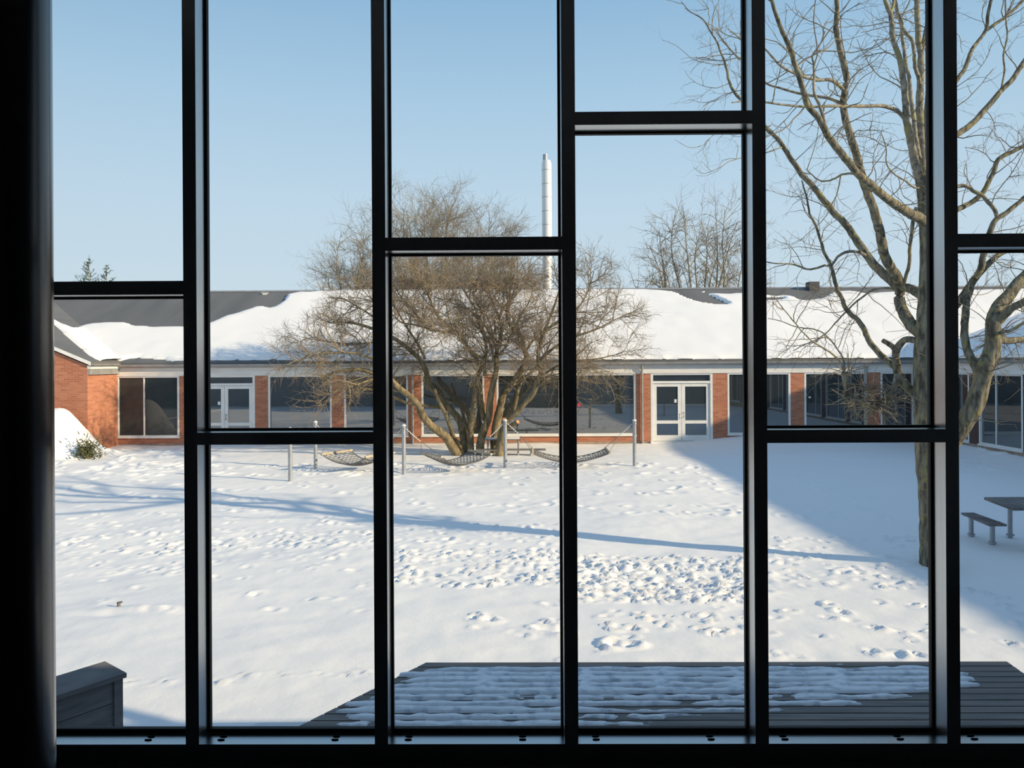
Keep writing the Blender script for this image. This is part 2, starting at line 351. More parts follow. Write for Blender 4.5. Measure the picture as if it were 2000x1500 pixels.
# scooped under the deck so that no snow pokes through it
Z[(Y < 6.3)*(X > -2.2)*(X < 5.4)] -= .04
ni, nj = len(gx), len(gy); idx = np.arange(ni*nj).reshape(nj, ni)
q = np.stack([idx[:-1, :-1], idx[:-1, 1:], idx[1:, 1:], idx[1:, :-1]], -1).reshape(-1, 4)
b = MB(); b.add(np.stack([X, Y, Z], -1).reshape(-1, 3), q, True)
ground = b.build('snow_field', M['snow']); struct(ground, 'trampled snow covering the courtyard')
def gz(x, y):
    j = int(np.clip(np.searchsorted(gy, y), 0, nj-1)); i = int(np.clip(np.searchsorted(gx, x), 0, ni-1)); return float(Z[j, i])
b = MB(); b.box(-90, 90, 28.3, 120, -.3, .05); b.box(-90, -19.5, -30, 28.3, -.3, .05); b.box(19.5, 90, -30, 28.3, -.3, .05); b.box(-19.5, 19.5, -30, 2.9, -.3, .05)
struct(b.build('outer_ground', M['snow']), 'snowy ground beyond the courtyard')

# ================================================================== FAR BUILDING
WY = DFAR
def wx(px, Y=WY): return atY(px, 790, Y)[0]
def wz(py, px=1000, Y=WY): return atY(px, py, Y)[2]
ZW0, ZW1 = wz(850), wz(731)               # window sill, window head
ZD0 = wz(862)
EAVE = wz(707.5); SLOPE = .424; RIDGE_D = 8.1
LX, RX = -14.95, 15.3
far = thing('school_building', (0, WY, 0), 'long low red brick school building with snowy roof across the courtyard', 'building')
wins = [(228, 350), (524, 648), (672, 797), (823, 946), (970, 1095), (1118, 1242), (1421, 1544), (1571, 1693), (1720, 1786)]
doors = [(378, 498), (1271, 1392)]
ops = sorted([(wx(a), wx(c_), 'w') for a, c_ in wins]+[(wx(a), wx(c_), 'd') for a, c_ in doors])
b = MB(); edges = [LX-.1]+[e for o_ in ops for e in (o_[0], o_[1])]+[RX+.1]
for k in range(0, len(edges), 2):
    if edges[k+1] > edges[k]: b.box(edges[k], edges[k+1], WY, WY+.35, -.4, ZW1+.0)
for x0, x1, t in ops:
    if t == 'w': b.box(x0, x1, WY, WY+.35, -.4, ZW0-.03)
b.box(LX-.1, RX+.1, WY+.16, WY+.35, -.4, EAVE-.1)
wall = b.build('brick_wall', M['brick'], far)
b = MB(); b.box(LX, RX, WY-.012, WY+.02, -.4, .10); b.build('plinth', M['plinth'], far)
b = MB(); b.box(LX-.1, RX+.1, WY-.03, WY+.35, ZW1, EAVE-.015); b.build('fascia', M['fascia'], far)
b = MB()
for zz in (wz(722),): b.box(LX-.1, RX+.1, WY-.042, WY-.03, zz, zz+.02)
b.build('fascia_batten', M['fascia'], far)
def gutter(parent, p0, p1, r=.085):
    th = np.linspace(0, math.pi, 9); p0 = np.array(p0); p1 = np.array(p1); d = p1-p0; d = d/np.linalg.norm(d); nrm = np.cross(d, (0, 0, 1))
    g = MB(); V = []
    for p in (p0, p1):
        for rr in (r, r*.85):
            for a in th: V.append(p+nrm*math.cos(a)*rr-np.array([0, 0, 1])*math.sin(a)*rr*1.15)
    n = 9; f = []
    for a in range(n-1):
        f += [(a, a+1, 2*n+a+1, 2*n+a), (n+a+1, n+a, 3*n+a, 3*n+a+1)]
    for a, c_ in ((0, n), (n-1, 2*n-1)): f.append((a, c_, 2*n+c_, 2*n+a))
    g.add(V, f); return g.build('gutter', M['zinc'], parent)
gutter(far, (LX, WY-.145, EAVE-.015), (RX, WY-.145, EAVE-.015), .11)
# windows: frame > pane
def window(x0, x1, z0, z1, Y, parent, axis='x', split=None, side=1, th=.07, gl='glass_far'):
    f = MB()
    def bx(a0, a1, d0, d1, c0, c1):
        if axis == 'x': f.box(a0, a1, Y+d0, Y+d1, c0, c1)
        else: f.box(Y+side*d0, Y+side*d1, a0, a1, c0, c1)
    bx(x0, x0+th, -.005, .12, z0+.002, z1-.002); bx(x1-th, x1, -.005, .12, z0+.002, z1-.002); bx(x0, x1, 0, .12, z0, z0+th*.8); bx(x0, x1, 0, .12, z1-th*.8, z1)
    bx(x0-.02, x1+.02, -.05, .05, z0-.05, z0)
    if split:
        for s_, w_ in split: xm = x0+(x1-x0)*s_; bx(xm-w_/2, xm+w_/2, .03, .12, z0+th*.5, z1-th*.5)
    fo = f.build('window_frame', M['white'], parent)
    g = MB()
    if axis == 'x': g.box(x0+th*.5, x1-th*.5, Y+.06, Y+.08, z0+th*.4, z1-th*.4)
    else: g.box(Y+side*.06, Y+side*.08, x0+th*.5, x1-th*.5, z0+th*.4, z1-th*.4)
    g.build('window_pane', M[gl], fo)
    return fo
for i, (a, c_) in enumerate(wins):
    window(wx(a), wx(c_), ZW0, ZW1, WY, far, split=[(.43, .05)] if i == 0 else None, gl='glass_plain' if i == 0 else 'glass_far')
def door(x0, x1):
    f = MB(); z0, z1, zt = ZD0-.02, ZW1, wz(749); t = .09
    f.box(x0, x0+t, WY-.006, WY+.14, z0, z1-.002); f.box(x1-t, x1, WY-.006, WY+.14, z0, z1-.002); f.box(x0, x1, WY, WY+.14, z1-.06, z1); f.box(x0, x1, WY, WY+.14, zt-.03, zt+.06)
    f.box(x0-.02, x1+.02, WY-.1, WY+.14, z0-.15, z0-.0)
    fo = f.build('door_frame', M['white'], far)
    g = MB(); g.box(x0+t*.5, x1-t*.5, WY+.07, WY+.09, zt+.05, z1-.05); g.build('transom_pane', M['glass_far'], fo)
    xm = (x0+x1)/2; zm = wz(826)
    for xa, xb, hs in ((x0+t+.01, xm-.006, 1), (xm+.006, x1-t-.01, -1)):
        l = MB(); s = .13; ya, yb = WY+.03, WY+.10
        l.box(xa, xa+s, ya, yb, z0+.01, zt-.04); l.box(xb-s, xb, ya, yb, z0+.01, zt-.04); l.box(xa+s, xb-s, ya, yb, z0+.01, z0+.22)
        l.box(xa+s, xb-s, ya, yb, zt-.15, zt-.04); l.box(xa+s, xb-s, ya, yb, zm-.06, zm+.06)
        lo = l.build('door', M['white'], far)
        g = MB(); g.box(xa+s-.01, xb-s+.01, WY+.06, WY+.075, z0+.2, zm-.05); g.box(xa+s-.01, xb-s+.01, WY+.06, WY+.075, zm+.05, zt-.14); g.build('door_pane', M['glass_far'], lo)
        if hs == -1:
            h = MB(); h.tube([(xa+.06, ya, 1.0), (xa+.06, ya-.06, 1.0), (xa+.06, ya-.06, 1.18), (xa+.06, ya, 1.18)], .013, 8); h.build('door_handle', M['dark'], lo)
        hg = MB(); xh = xa-.03 if hs == 1 else xb+.03
        for zz in (.35, 1.1, 1.7): hg = MB(); hg.cyl(xh, ya-.01, zz, zz+.12, .018, 8); hg.build('hinge', M['zinc'], lo)
        st_ = MB()
        if hs == 1: st_.box(xb-s-.13, xb-s-.03, WY+.052, WY+.0595, 1.55, 1.68); st_.build('notice', M['white'], lo)
for a, c_ in doors: door(wx(a), wx(c_))
b = MB(); p = atY(1131, 791, WY); b.box(p[0]-.05, p[0]+.05, WY+.052, WY+.0595, p[2]-.07, p[2]+.07); b.build('window_sticker', M['red'], far)
b = MB(); p = atY(1581, 776, WY); b.box(p[0]-.04, p[0]+.04, WY-.03, WY, p[2]-.03, p[2]+.03); b.build('wall_vent', M['white'], far)  # small white vent on the brick pier
for px in (806.5, 1253.5, 1690):
    x = wx(px); d = MB(); d.tube([(x, WY-.145, EAVE-.10), (x, WY-.13, EAVE-.2), (x, WY-.09, EAVE-.33), (x, WY-.07, EAVE-.42), (x, WY-.07, -.1)], .043, 12)
    d.build('downpipe', M['zinc'], far)
# roof (both slopes, closed underneath)
RZ = EAVE+SLOPE*(RIDGE_D+.25)
b = MB(); b.prism([(WY-.15, EAVE-.02), (WY-.15, EAVE+.06), (WY+RIDGE_D, RZ), (WY+2*RIDGE_D+.25, EAVE+.06), (WY+2*RIDGE_D+.25, EAVE-.02)], 0, -36, 40)
b.build('roof', M['roofing'], far)
b = MB(); b.prism([(WY+RIDGE_D-.16, RZ-.05), (WY+RIDGE_D, RZ+.035), (WY+RIDGE_D+.16, RZ-.05)], 0, -36, 40); b.build('ridge_cap', M['zinc'], far)
# snow lying on the main roof slope
sx = np.arange(-30, 30, .11); ss = np.linspace(0, RIDGE_D+.12, 78)
SX, SS = np.meshgrid(sx, ss); SY = WY-.13+SS; SZ = EAVE+.06+SLOPE*(SS+.02)
pp = to_px(np.stack([SX, SY, SZ], -1)); QX, QY = pp[..., 0], pp[..., 1]
up = np.interp(QX, [0, 80, 95, 118, 140, 152, 165, 185, 205, 240, 262, 300, 360, 410, 430, 450, 470, 488, 500, 512, 525, 540, 550, 558, 563, 585, 700, 1250, 1290, 1310, 1330, 1350, 1372, 1382, 1400, 1470, 1490, 1500, 1515, 1530, 1545, 1560, 1573, 1585, 1605, 1622, 1634, 1660, 1690, 1760, 1800, 2100],
                   [590, 612, 618, 632, 640, 640, 635, 631, 630, 631, 636, 638, 638, 631, 622, 614, 609, 604, 598, 598, 601, 597, 592, 586, 574, 570, 567, 565, 566, 568, 569, 569, 569, 574, 574, 573, 576, 576, 578, 577, 578, 585, 587, 585, 584, 574, 570, 569, 573, 571, 568, 563])
mask = QY-up
# bare tongue left of the roof chimney on the ridge
tl = np.interp(QX, [1300, 1311, 1340, 1372, 1400, 1420, 1428], [560, 569, 584, 594, 598, 597, 596]); tu = np.interp(QX, [1300, 1372, 1390, 1412, 1428], [560, 569, 577, 587, 596])
mask = np.minimum(mask, np.where((QY < tl) & (QY > tu) & (QX > 1300) & (QX < 1428), -3, 99))
t2l = np.interp(QX, [1490, 1510, 1530], [590, 589, 586]); mask = np.minimum(mask, np.where((QX > 1480) & (QX < 1532) & (QY < t2l) & (QY > 580), -2, 99))
mask = mask+2.6*(vnoise(SX, SS, .5, 21)-.5)
low = np.interp(QX, [0, 200, 225, 250, 270, 300, 330, 350, 400, 560, 600, 2100], [.0, .0, .05, .28, .42, .34, .12, .08, .16, .16, .02, .0])+.12*(vnoise(SX, SX*0, .35, 22)-.3)
lowmask = (SS-low)*26
mk = np.minimum(mask, lowmask+.4)
TH = (.055+.055*vnoise(SX, SS, 2.2, 23)+.02*vnoise(SX, SS, .6, 24))*np.clip(mk/6, 0, 1)**.5
def sheet(X_, Y_, Z_, T_, nrm, keep, name, m, parent):
    nj_, ni_ = X_.shape; idx = np.arange(ni_*nj_).reshape(nj_, ni_)
    k = keep[:-1, :-1] | keep[1:, :-1] | keep[:-1, 1:] | keep[1:, 1:]
    q = np.stack([idx[:-1, :-1], idx[:-1, 1:], idx[1:, 1:], idx[1:, :-1]], -1)[k]
    V = np.stack([X_+nrm[0]*T_, Y_+nrm[1]*T_, Z_+nrm[2]*T_], -1).reshape(-1, 3)
    used = np.unique(q); rm = -np.ones(len(V), int); rm[used] = np.arange(len(used))
    b = MB(); b.add(V[used], rm[q], True)
    # underside, so the layer is closed
    return b.build(name, m, parent)
nr = np.array([0, -SLOPE, 1])/math.hypot(SLOPE, 1)
vis = (SX < 40)
sheet(SX, SY, SZ, np.where(mk > 0, TH+.004, -.03), nr, (mk > 0), 'roof_snow', M['roof_snow'], far)
# things on the ridge
p = atY(1587, 560, WY+RIDGE_D-.3)
b = MB(); b.box(p[0]-.24, p[0]+.24, p[1]-.24, p[1]+.24, RZ-.5, atY(1587, 551, WY+RIDGE_D-.3)[2]); b.build('roof_vent', M['dark'], far)
p = atY(517.5, 577, WY+RIDGE_D-.45); b = MB(); b.box(p[0]-.10, p[0]+.10, p[1]-.08, p[1]+.08, p[2]-.14, p[2]+.10); b.box(p[0]-.14, p[0]+.14, p[1]-.1, p[1]+.1, p[2]+.10, p[2]+.13); b.build('vent_hood', M['white'], far)

# ---------------- left wing with its gable towards us
GY = 26.0
lw = thing('gable_wing', (LX-7, GY, 0), 'red brick gable end with bare grey roof at the left, behind the snow heap', 'building')
EX = LX+.15; WS = .424; LR = 8.0
b = MB(); b.prism([(LX, -.4), (LX, EAVE-.03), (LX-LR, EAVE-.03+WS*LR), (LX-2*LR, EAVE-.03), (LX-2*LR, -.4)], 1, GY, 28.6)
b.build('brick_wall', M['brick'], lw)
b = MB(); tck = .09
for sgn in (1, -1):
    xe = LX-LR+sgn*(LR+.15); za = EAVE+.015-.0
    b.hexa([(xe, GY-.06, za), (xe, 40, za), (LX-LR, 40, za+WS*(LR+.15)), (LX-LR, GY-.06, za+WS*(LR+.15))][::(1 if sgn < 0 else -1)],
           [(xe, GY-.06, za+tck), (xe, 40, za+tck), (LX-LR, 40, za+tck+WS*(LR+.15)), (LX-LR, GY-.06, za+tck+WS*(LR+.15))][::(1 if sgn < 0 else -1)])
b.build('roof', M['roofing'], lw)
b = MB(); xe = LX+.15
for sgn in (1, -1):
    xe = LX-LR+sgn*(LR+.15); za = EAVE-.03
    pts = [(xe, za), (xe, za+.125), (LX-LR, za+.125+WS*(LR+.15)), (LX-LR, za+WS*(LR+.15))]
    b.hexa([(p_[0], GY-.09, p_[1]) for p_ in pts][::sgn], [(p_[0], GY-.06, p_[1]) for p_ in pts][::sgn])
b.build('verge_board', M['white'], lw)
b = MB(); b.box(LX, LX+.12, GY, WY, EAVE-.16, EAVE-.03); b.build('eaves_board', M['fascia'], lw); b = MB(); b.box(LX-.02, LX+.08, GY+.02, WY-.02, EAVE-.36, EAVE-.16); b.build('soffit_board', M['zinc'], lw)
gutter(lw, (LX+.20, GY-.05, EAVE+.02), (LX+.20, WY-.25, EAVE+.02), .06)
# snow left on the wing slope near the valley
wyv = np.arange(26.0, 38, .1); wd = np.linspace(-.1, LR, 74); WYg, WD = np.meshgrid(wyv, wd)
WX_ = LX-WD; WZ_ = EAVE+.105+WS*(WD+.15)
pp = to_px(np.stack([WX_, WYg, WZ_], -1)); QX, QY = pp[..., 0], pp[..., 1]
lo_ = np.interp(QX, [0, 80, 105, 118, 140, 155, 163, 166, 183, 200, 222], [586, 619, 634, 645, 665, 678, 683, 688, 700, 707, 711])
up_ = np.interp(QX, [0, 80, 95, 118, 140, 152, 165, 300], [590, 612, 618, 632, 640, 640, 636, 600])
mw = np.minimum(lo_-QY, QY-up_)+1.4*(vnoise(WX_, WYg, .35, 31)-.5)
nr2 = np.array([WS, 0, 1])/math.hypot(WS, 1)
TW = np.where(mw > 0, .03+.07*np.clip(mw/5, 0, 1), -.03)
sheet(WX_, WYg, WZ_, TW, nr2, mw > 0, 'roof_snow', M['roof_snow'], lw)

# ---------------- right wing
rw = thing('side_wing', (RX+4, 16, 0), 'shaded brick wing with big windows along the right side of the courtyard', 'building')
RS = .27; RWY0, RWY1 = 2.9, 28.2
b = MB(); wo = []; yy = 26.6
pr = atY(1975, 800, 23.6)
step = (28.0-.9)
ycs = [27.2-2.62*i for i in range(9)]
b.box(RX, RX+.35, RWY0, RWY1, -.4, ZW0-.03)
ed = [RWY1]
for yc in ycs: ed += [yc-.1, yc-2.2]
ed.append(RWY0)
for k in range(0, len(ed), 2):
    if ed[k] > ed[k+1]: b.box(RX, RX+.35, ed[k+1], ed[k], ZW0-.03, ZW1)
b.build('yard_side_wall', M['brown_wall'], rw)
for yc in ycs: window(yc-2.2, yc-.1, ZW0, ZW1, RX, rw, axis='y', side=1, split=[(.62, .04)])
b = MB(); b.box(RX-.10, RX+.35, RWY0, 28.0, ZW1, EAVE-.13); b.build('fascia', M['fascia'], rw)
b = MB(); b.box(RX-.012, RX+.01, RWY0, RWY1, -.4, .32); b.build('plinth', M['plinth'], rw)
gutter(rw, (RX-.2, 28.0, EAVE-.02), (RX-.2, RWY0, EAVE-.02), .09)
b = MB(); XR = RX+7.4
b.prism([(RX-.2, EAVE-.02), (RX-.2, EAVE+.06), (XR, EAVE+.06+RS*(XR-RX+.2)), (XR+2.6, EAVE+1.3), (XR+2.6, EAVE-.02)], 1, RWY0, 36); b.build('roof', M['roofing'], rw)
b = MB(); tt = .10
b.hexa([(RX-.2, RWY0, EAVE+.06), (XR, RWY0, EAVE+.06+RS*(XR-RX+.2)), (XR, 35.9, EAVE+.06+RS*(XR-RX+.2)), (RX-.2, 35.9, EAVE+.06)],
       [(RX-.2, RWY0, EAVE+.06+tt), (XR, RWY0, EAVE+.06+RS*(XR-RX+.2)+tt), (XR, 35.9, EAVE+.06+RS*(XR-RX+.2)+tt), (RX-.2, 35.9, EAVE+.06+tt)])
b.build('roof_snow', M['roof_snow'], rw)
# unseen hall added further right to cast the long shadow over the yard
b = MB(); b.box(26, 38, -8, 25.0, -.2, 7.72); o = b.build('shade_hall', M['brick']); tag(o, 'unseen tall brick block added behind the right wing to shade the yard', 'building')
b = MB(); b.box(25.9, 38.1, -8.1, 25.1, 7.6, 7.8); b.build('roof_edge', M['zinc'], o)

# ---------------- our own side of the yard, left and right of the glazed room
own = thing('near_building', (0, 2.9, 0), 'low brick building holding the glazed room we look out of', 'building')
b = MB(); b.box(-34, RX0-.2, -6, 2.95, -.4, 2.95); b.build('left_block', M['cladding'], own)
b = MB(); b.box(RX0-.2, RX1+.2, 2.80, 2.96, -.4, FLOOR_Z-.2); b.build('base_wall', M['cladding'], own)
b = MB(); b.box(RX1+.2, RX-.05, -6, 2.89, -.4, 3.36); b.build('right_shade_block', M['cladding'], own)  # unseen block added here, its height shaped to shade the deck
b = MB(); b.box(RX0-.25, RX1+.25, RY0-.25, 3.04, TOPZ+.2, TOPZ+.3); b.build('roof', M['roofing'], own)
b = MB(); b.tube([(6.15, 2.7, 3.3), (6.15, 2.7, 3.78)], .085, 16); b.build('shadow_pipe', M['zinc'], own)  # unseen pipe added to throw the narrow shadow band by the planter

# ================================================================== FLUE BEHIND THE ROOF
CY = 60.0; p = atY(1067.5, 302, CY); zt = p[2]; r0 = 9.6/F*CY
fl = thing('flue_stack', (p[0], CY, 0), 'tall slender silvery white flue behind the roof', 'chimney')
z1 = atY(1067, 314, CY)[2]
b = MB(); b.tube([(p[0], CY, 0), (p[0], CY, z1-.3), (p[0]-.0, CY, z1)], [r0, r0, r0*.8], 32); b.build('flue', M['pipe_white'], fl)
b = MB(); b.tube([(p[0]-.1, CY, z1), (p[0]-.1, CY, zt)], r0*.52, 24); b.build('flue_cap', M['steel'], fl)
for i, py in enumerate((333, 360, 386, 413, 440)):
    z = atY(1067, py, CY)[2]; b = MB(); b.tube([(p[0], CY, z-.03), (p[0], CY, z+.03)], r0*1.015, 32); b.build('seam_band', M['seam'], fl)

# ================================================================== DECK AND PLANTER
DZ = .90
A = atZ(832, 1294, DZ); Bp = atZ(580, 1420, DZ); Cc = atZ(1970, 1294, DZ); Dd = atZ(2000, 1315, DZ)
sl = (Bp[0]-A[0])/(Bp[1]-A[1]); sr = (Dd[0]-Cc[0])/(Dd[1]-Cc[1]); YB = A[1]
dk = thing('timber_deck', (1.5, 4.6, 0), 'weathered timber deck just outside the window, strewn with melting snow', 'deck')
b = MB(); y = YB; pw = .089
while y > 3.05:
    ya, yb = y-pw+.012, y
    b.hexa([(A[0]+sl*(ya-YB), ya, DZ-.03), (Cc[0]+sr*(ya-YB), ya, DZ-.03), (Cc[0]+sr*(yb-YB), yb, DZ-.03), (A[0]+sl*(yb-YB), yb, DZ-.03)],
           [(A[0]+sl*(ya-YB), ya, DZ), (Cc[0]+sr*(ya-YB), ya, DZ), (Cc[0]+sr*(yb-YB), yb, DZ), (A[0]+sl*(yb-YB), yb, DZ)])
    y -= pw
b.build('boards', M['deck'], dk)
b = MB()
e = .04
for ins, za, zb_ in ((.03, -.1, DZ-.03),):
    for (p0, p1) in (((A[0]+ins, YB-ins), (A[0]+ins+sl*(3.05-YB), 3.05)), ((A[0]+ins, YB-ins), (Cc[0]-ins, YB-ins)), ((Cc[0]-ins, YB-ins), (Cc[0]-ins+sr*(3.05-YB), 3.05))):
        p0 = np.array(p0); p1 = np.array(p1); d = (p1-p0)/np.linalg.norm(p1-p0); n_ = np.array([-d[1], d[0]])*.02
        cs = [p0-n_, p1-n_, p1+n_, p0+n_]; b.hexa([(c_[0], c_[1], za) for c_ in cs], [(c_[0], c_[1], zb_) for c_ in cs])
b.build('skirt', M['plank'], dk)
# snow lying on the deck boards: bands with melted gaps
dx = np.arange(-2.4, 4.7, .02); dy = np.arange(3.6, YB, .011); X2, Y2 = np.meshgrid(dx, dy)
pp = to_px(np.stack([X2, Y2, np.full_like(X2, DZ)], -1)); QX, QY = pp[..., 0], pp[..., 1]
rowi = np.floor((YB-Y2)/pw); ph = ((YB-Y2)/pw) % 1.0
left = np.interp(QY, [1294, 1300, 1308, 1318, 1330, 1345, 1362, 1376, 1390, 1405, 1425], [1000, 940, 850, 800, 785, 760, 745, 690, 665, 690, 640])
right = np.interp(QY, [1294, 1303, 1312, 1322, 1333, 1345, 1350, 1353, 1362, 1370, 1382, 1392, 1400, 1425], [1840, 1850, 1880, 1890, 1905, 1912, 1912, 1800, 1790, 1700, 1700, 1500, 1300, 1300])
jit = (vnoise(rowi*7.3, rowi*0+3.3, 1.0, 41)-.5)
right = right+80*jit*(QY > 1340); left = left+30*jit
ins = np.minimum((QX-left)/45, (right-QX)/30)
nz = vnoise(X2, Y2*3.2, .22, 42)*.6+vnoise(X2, Y2*2, .07, 43)*.4
bridge = np.maximum.reduce([np.exp(-((QX-c_)/16)**2) for c_ in (950, 1145, 1290, 1440, 1640)])
gapd = np.clip(1-np.abs(ph-.5)*2, 0, 1)              # 1 mid board, 0 at the gap
wear = np.clip((QY-1350)/60, 0, 1)
hh = .75*np.clip(ins, -1, 1)+.25*gapd-1.5*np.exp(-(gapd/.30)**2)*(1-bridge*(QY < 1352))*(.55+.9*vnoise(X2, rowi*3.1, .5, 45))+.12-1.0*wear*(1-.6*(QX < 1120))+1.9*(nz-.5)-.5*np.exp(-((QY-1362)/5)**2)*(QX > 800)-.6*np.exp(-((QY-1383)/5)**2)*(QX > 1180)
hh += .5*(vnoise(X2, rowi, .9, 44)-.5)
hh = hh-np.clip((1308+7*(vnoise(X2, X2*0, .5, 47)-.5)-QY)/6, 0, 1)*1.6
hh = np.where((ins > -.2) & (QY > 1297), hh, -1)
TS = np.where(hh > 0, .003+.018*np.clip(hh, 0, 1.0)**.6, -.02)
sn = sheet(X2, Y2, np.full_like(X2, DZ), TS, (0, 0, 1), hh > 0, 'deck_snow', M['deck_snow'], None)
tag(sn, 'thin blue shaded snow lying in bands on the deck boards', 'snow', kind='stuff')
# planter wall at lower left
PZ = .85
a0 = atZ(240, 1308, PZ); a1 = atZ(170, 1302, PZ); a2 = atZ(83, 1331, PZ); f1 = atZ(83, 1366, PZ); f0 = atZ(240, 1315, PZ)
dr = (f1-f0)[:2]; dr /= np.linalg.norm(dr); nrp = np.array([-dr[1], dr[0]])
if nrp[0] > 0: nrp = -nrp
wdt = abs(np.dot((a1-f0)[:2], nrp)); L = 2.3
pl = thing('planter_box', (f0[0], f0[1], 0), 'grey weathered timber planter wall in the bottom left corner', 'planter')
def fr(t, n, z): q_ = f0[:2]+dr*t+nrp*n; return (q_[0], q_[1], z)
b = MB(); bh = .168; z = PZ-.035; tb = .03
while z > -.1:
    b.hexa([fr(.03, .015, z-bh+.006), fr(L, .015, z-bh+.006), fr(L, .015+tb, z-bh+.006), fr(.03, .015+tb, z-bh+.006)][::-1], [fr(.03, .015, z), fr(L, .015, z), fr(L, .015+tb, z), fr(.03, .015+tb, z)][::-1]); z -= bh
b.build('side_boards', M['plank'], pl)
b = MB(); z = PZ-.035
while z > -.1:
    b.hexa([fr(.03, .045, z-bh+.006), fr(.06, .045, z-bh+.006), fr(.06, wdt-.02, z-bh+.006), fr(.03, wdt-.02, z-bh+.006)][::-1], [fr(.03, .045, z), fr(.06, .045, z), fr(.06, wdt-.02, z), fr(.03, wdt-.02, z)][::-1]); z -= bh
b.hexa([fr(.0, .0, -.1), fr(.06, 0, -.1), fr(.06, .06, -.1), fr(0, .06, -.1)][::-1], [fr(.0, .0, PZ-.034), fr(.06, 0, PZ-.034), fr(.06, .06, PZ-.034), fr(0, .06, PZ-.034)][::-1])
b.build('end_boards', M['plank'], pl)
b = MB(); b.hexa([fr(-.02, -.015, PZ-.033), fr(L, -.015, PZ-.033), fr(L, wdt, PZ-.033), fr(-.02, wdt, PZ-.033)][::-1], [fr(-.02, -.015, PZ), fr(L, -.015, PZ), fr(L, wdt, PZ), fr(-.02, wdt, PZ)][::-1])
b.build('top_board', M['plank'], pl)

# ================================================================== TREES
def smooth_path(P, n):
    P = np.asarray(P, float); d = np.concatenate([[0], np.cumsum(np.linalg.norm(np.diff(P, axis=0), axis=1))]); t = np.linspace(0, d[-1], n)
    Q = np.empty((n, 3))
    if len(P) < 3:
        for a in range(3): Q[:, a] = np.interp(t, d, P[:, a])
        return Q
    tan = np.gradient(P, d, axis=0)
    k = np.clip(np.searchsorted(d, t, side='right')-1, 0, len(d)-2); h = (d[k+1]-d[k])[:, None]; u = ((t-d[k])[:, None])/h
    return (2*u**3-3*u**2+1)*P[k]+(u**3-2*u**2+u)*h*tan[k]+(-2*u**3+3*u**2)*P[k+1]+(u**3-u**2)*h*tan[k+1]
def rnd_dir(T, ang, up=0.0, bias=None):
    T = T/np.linalg.norm(T); v = rng.normal(size=3); v -= T*v.dot(T); v /= np.linalg.norm(v)+1e-9
    d = T*math.cos(ang)+v*math.sin(ang); d[2] += up
    if bias is not None: d += bias
    return d/np.linalg.norm(d)
def wander(p, d, L, n, wig, up=0.0):
    P = [np.array(p)]; st_ = L/(n-1)
    for i in range(n-1):
        d = d+rng.normal(size=3)*wig; d[2] += up; d /= np.linalg.norm(d); P.append(P[-1]+d*st_)
    return np.array(P)
def sprout(mb, P, R, spec, lvl=0, t0=.15):
    """grow side shoots along path P; spec = list of dicts per level"""
    if lvl >= len(spec): return
    s = spec[lvl]; seg = np.linalg.norm(np.diff(P, axis=0), axis=1); Ltot = seg.sum()
    n = max(1, int(rng.poisson(s['dens']*Ltot*(1-t0))))
    for _ in range(n):
        t = t0+(1-t0)*rng.random()**s.get('tp', .8); k = min(int(t*(len(P)-1)), len(P)-2); u = t*(len(P)-1)-k
        p = P[k]*(1-u)+P[k+1]*u; T = P[k+1]-P[k]
        L = s['len']*(.55+.9*rng.random())*(1.15-.5*t)
        d = rnd_dir(T, math.radians(s['ang']*(.7+.6*rng.random())), s.get('up', 0))
        m_ = s.get('n', 5); Q = wander(p, d, L, m_, s.get('wig', .16), s.get('drift', 0.0))
        if s.get('zmin') is not None and Q[:, 2].min() < s['zmin']: continue
        r = min(s['r'], R[min(k, len(R)-1)]*.75)*(.75+.5*rng.random()); RR = np.linspace(r, r*s.get('tip', .45), m_)
        mb[s.get('to', 0)].tube(Q, RR, s.get('k', 3), cap=False)
        sprout(mb, Q, RR, spec, lvl+1, .12)

# ---------------- the big tree at the right (its traced limbs, then shoots)
TY = atZ(1808, 1102)[1]
bt = thing('large_tree', tuple(atZ(1812, 1102)), 'big bare tree with yellow lichen on its bark at the right', 'tree')
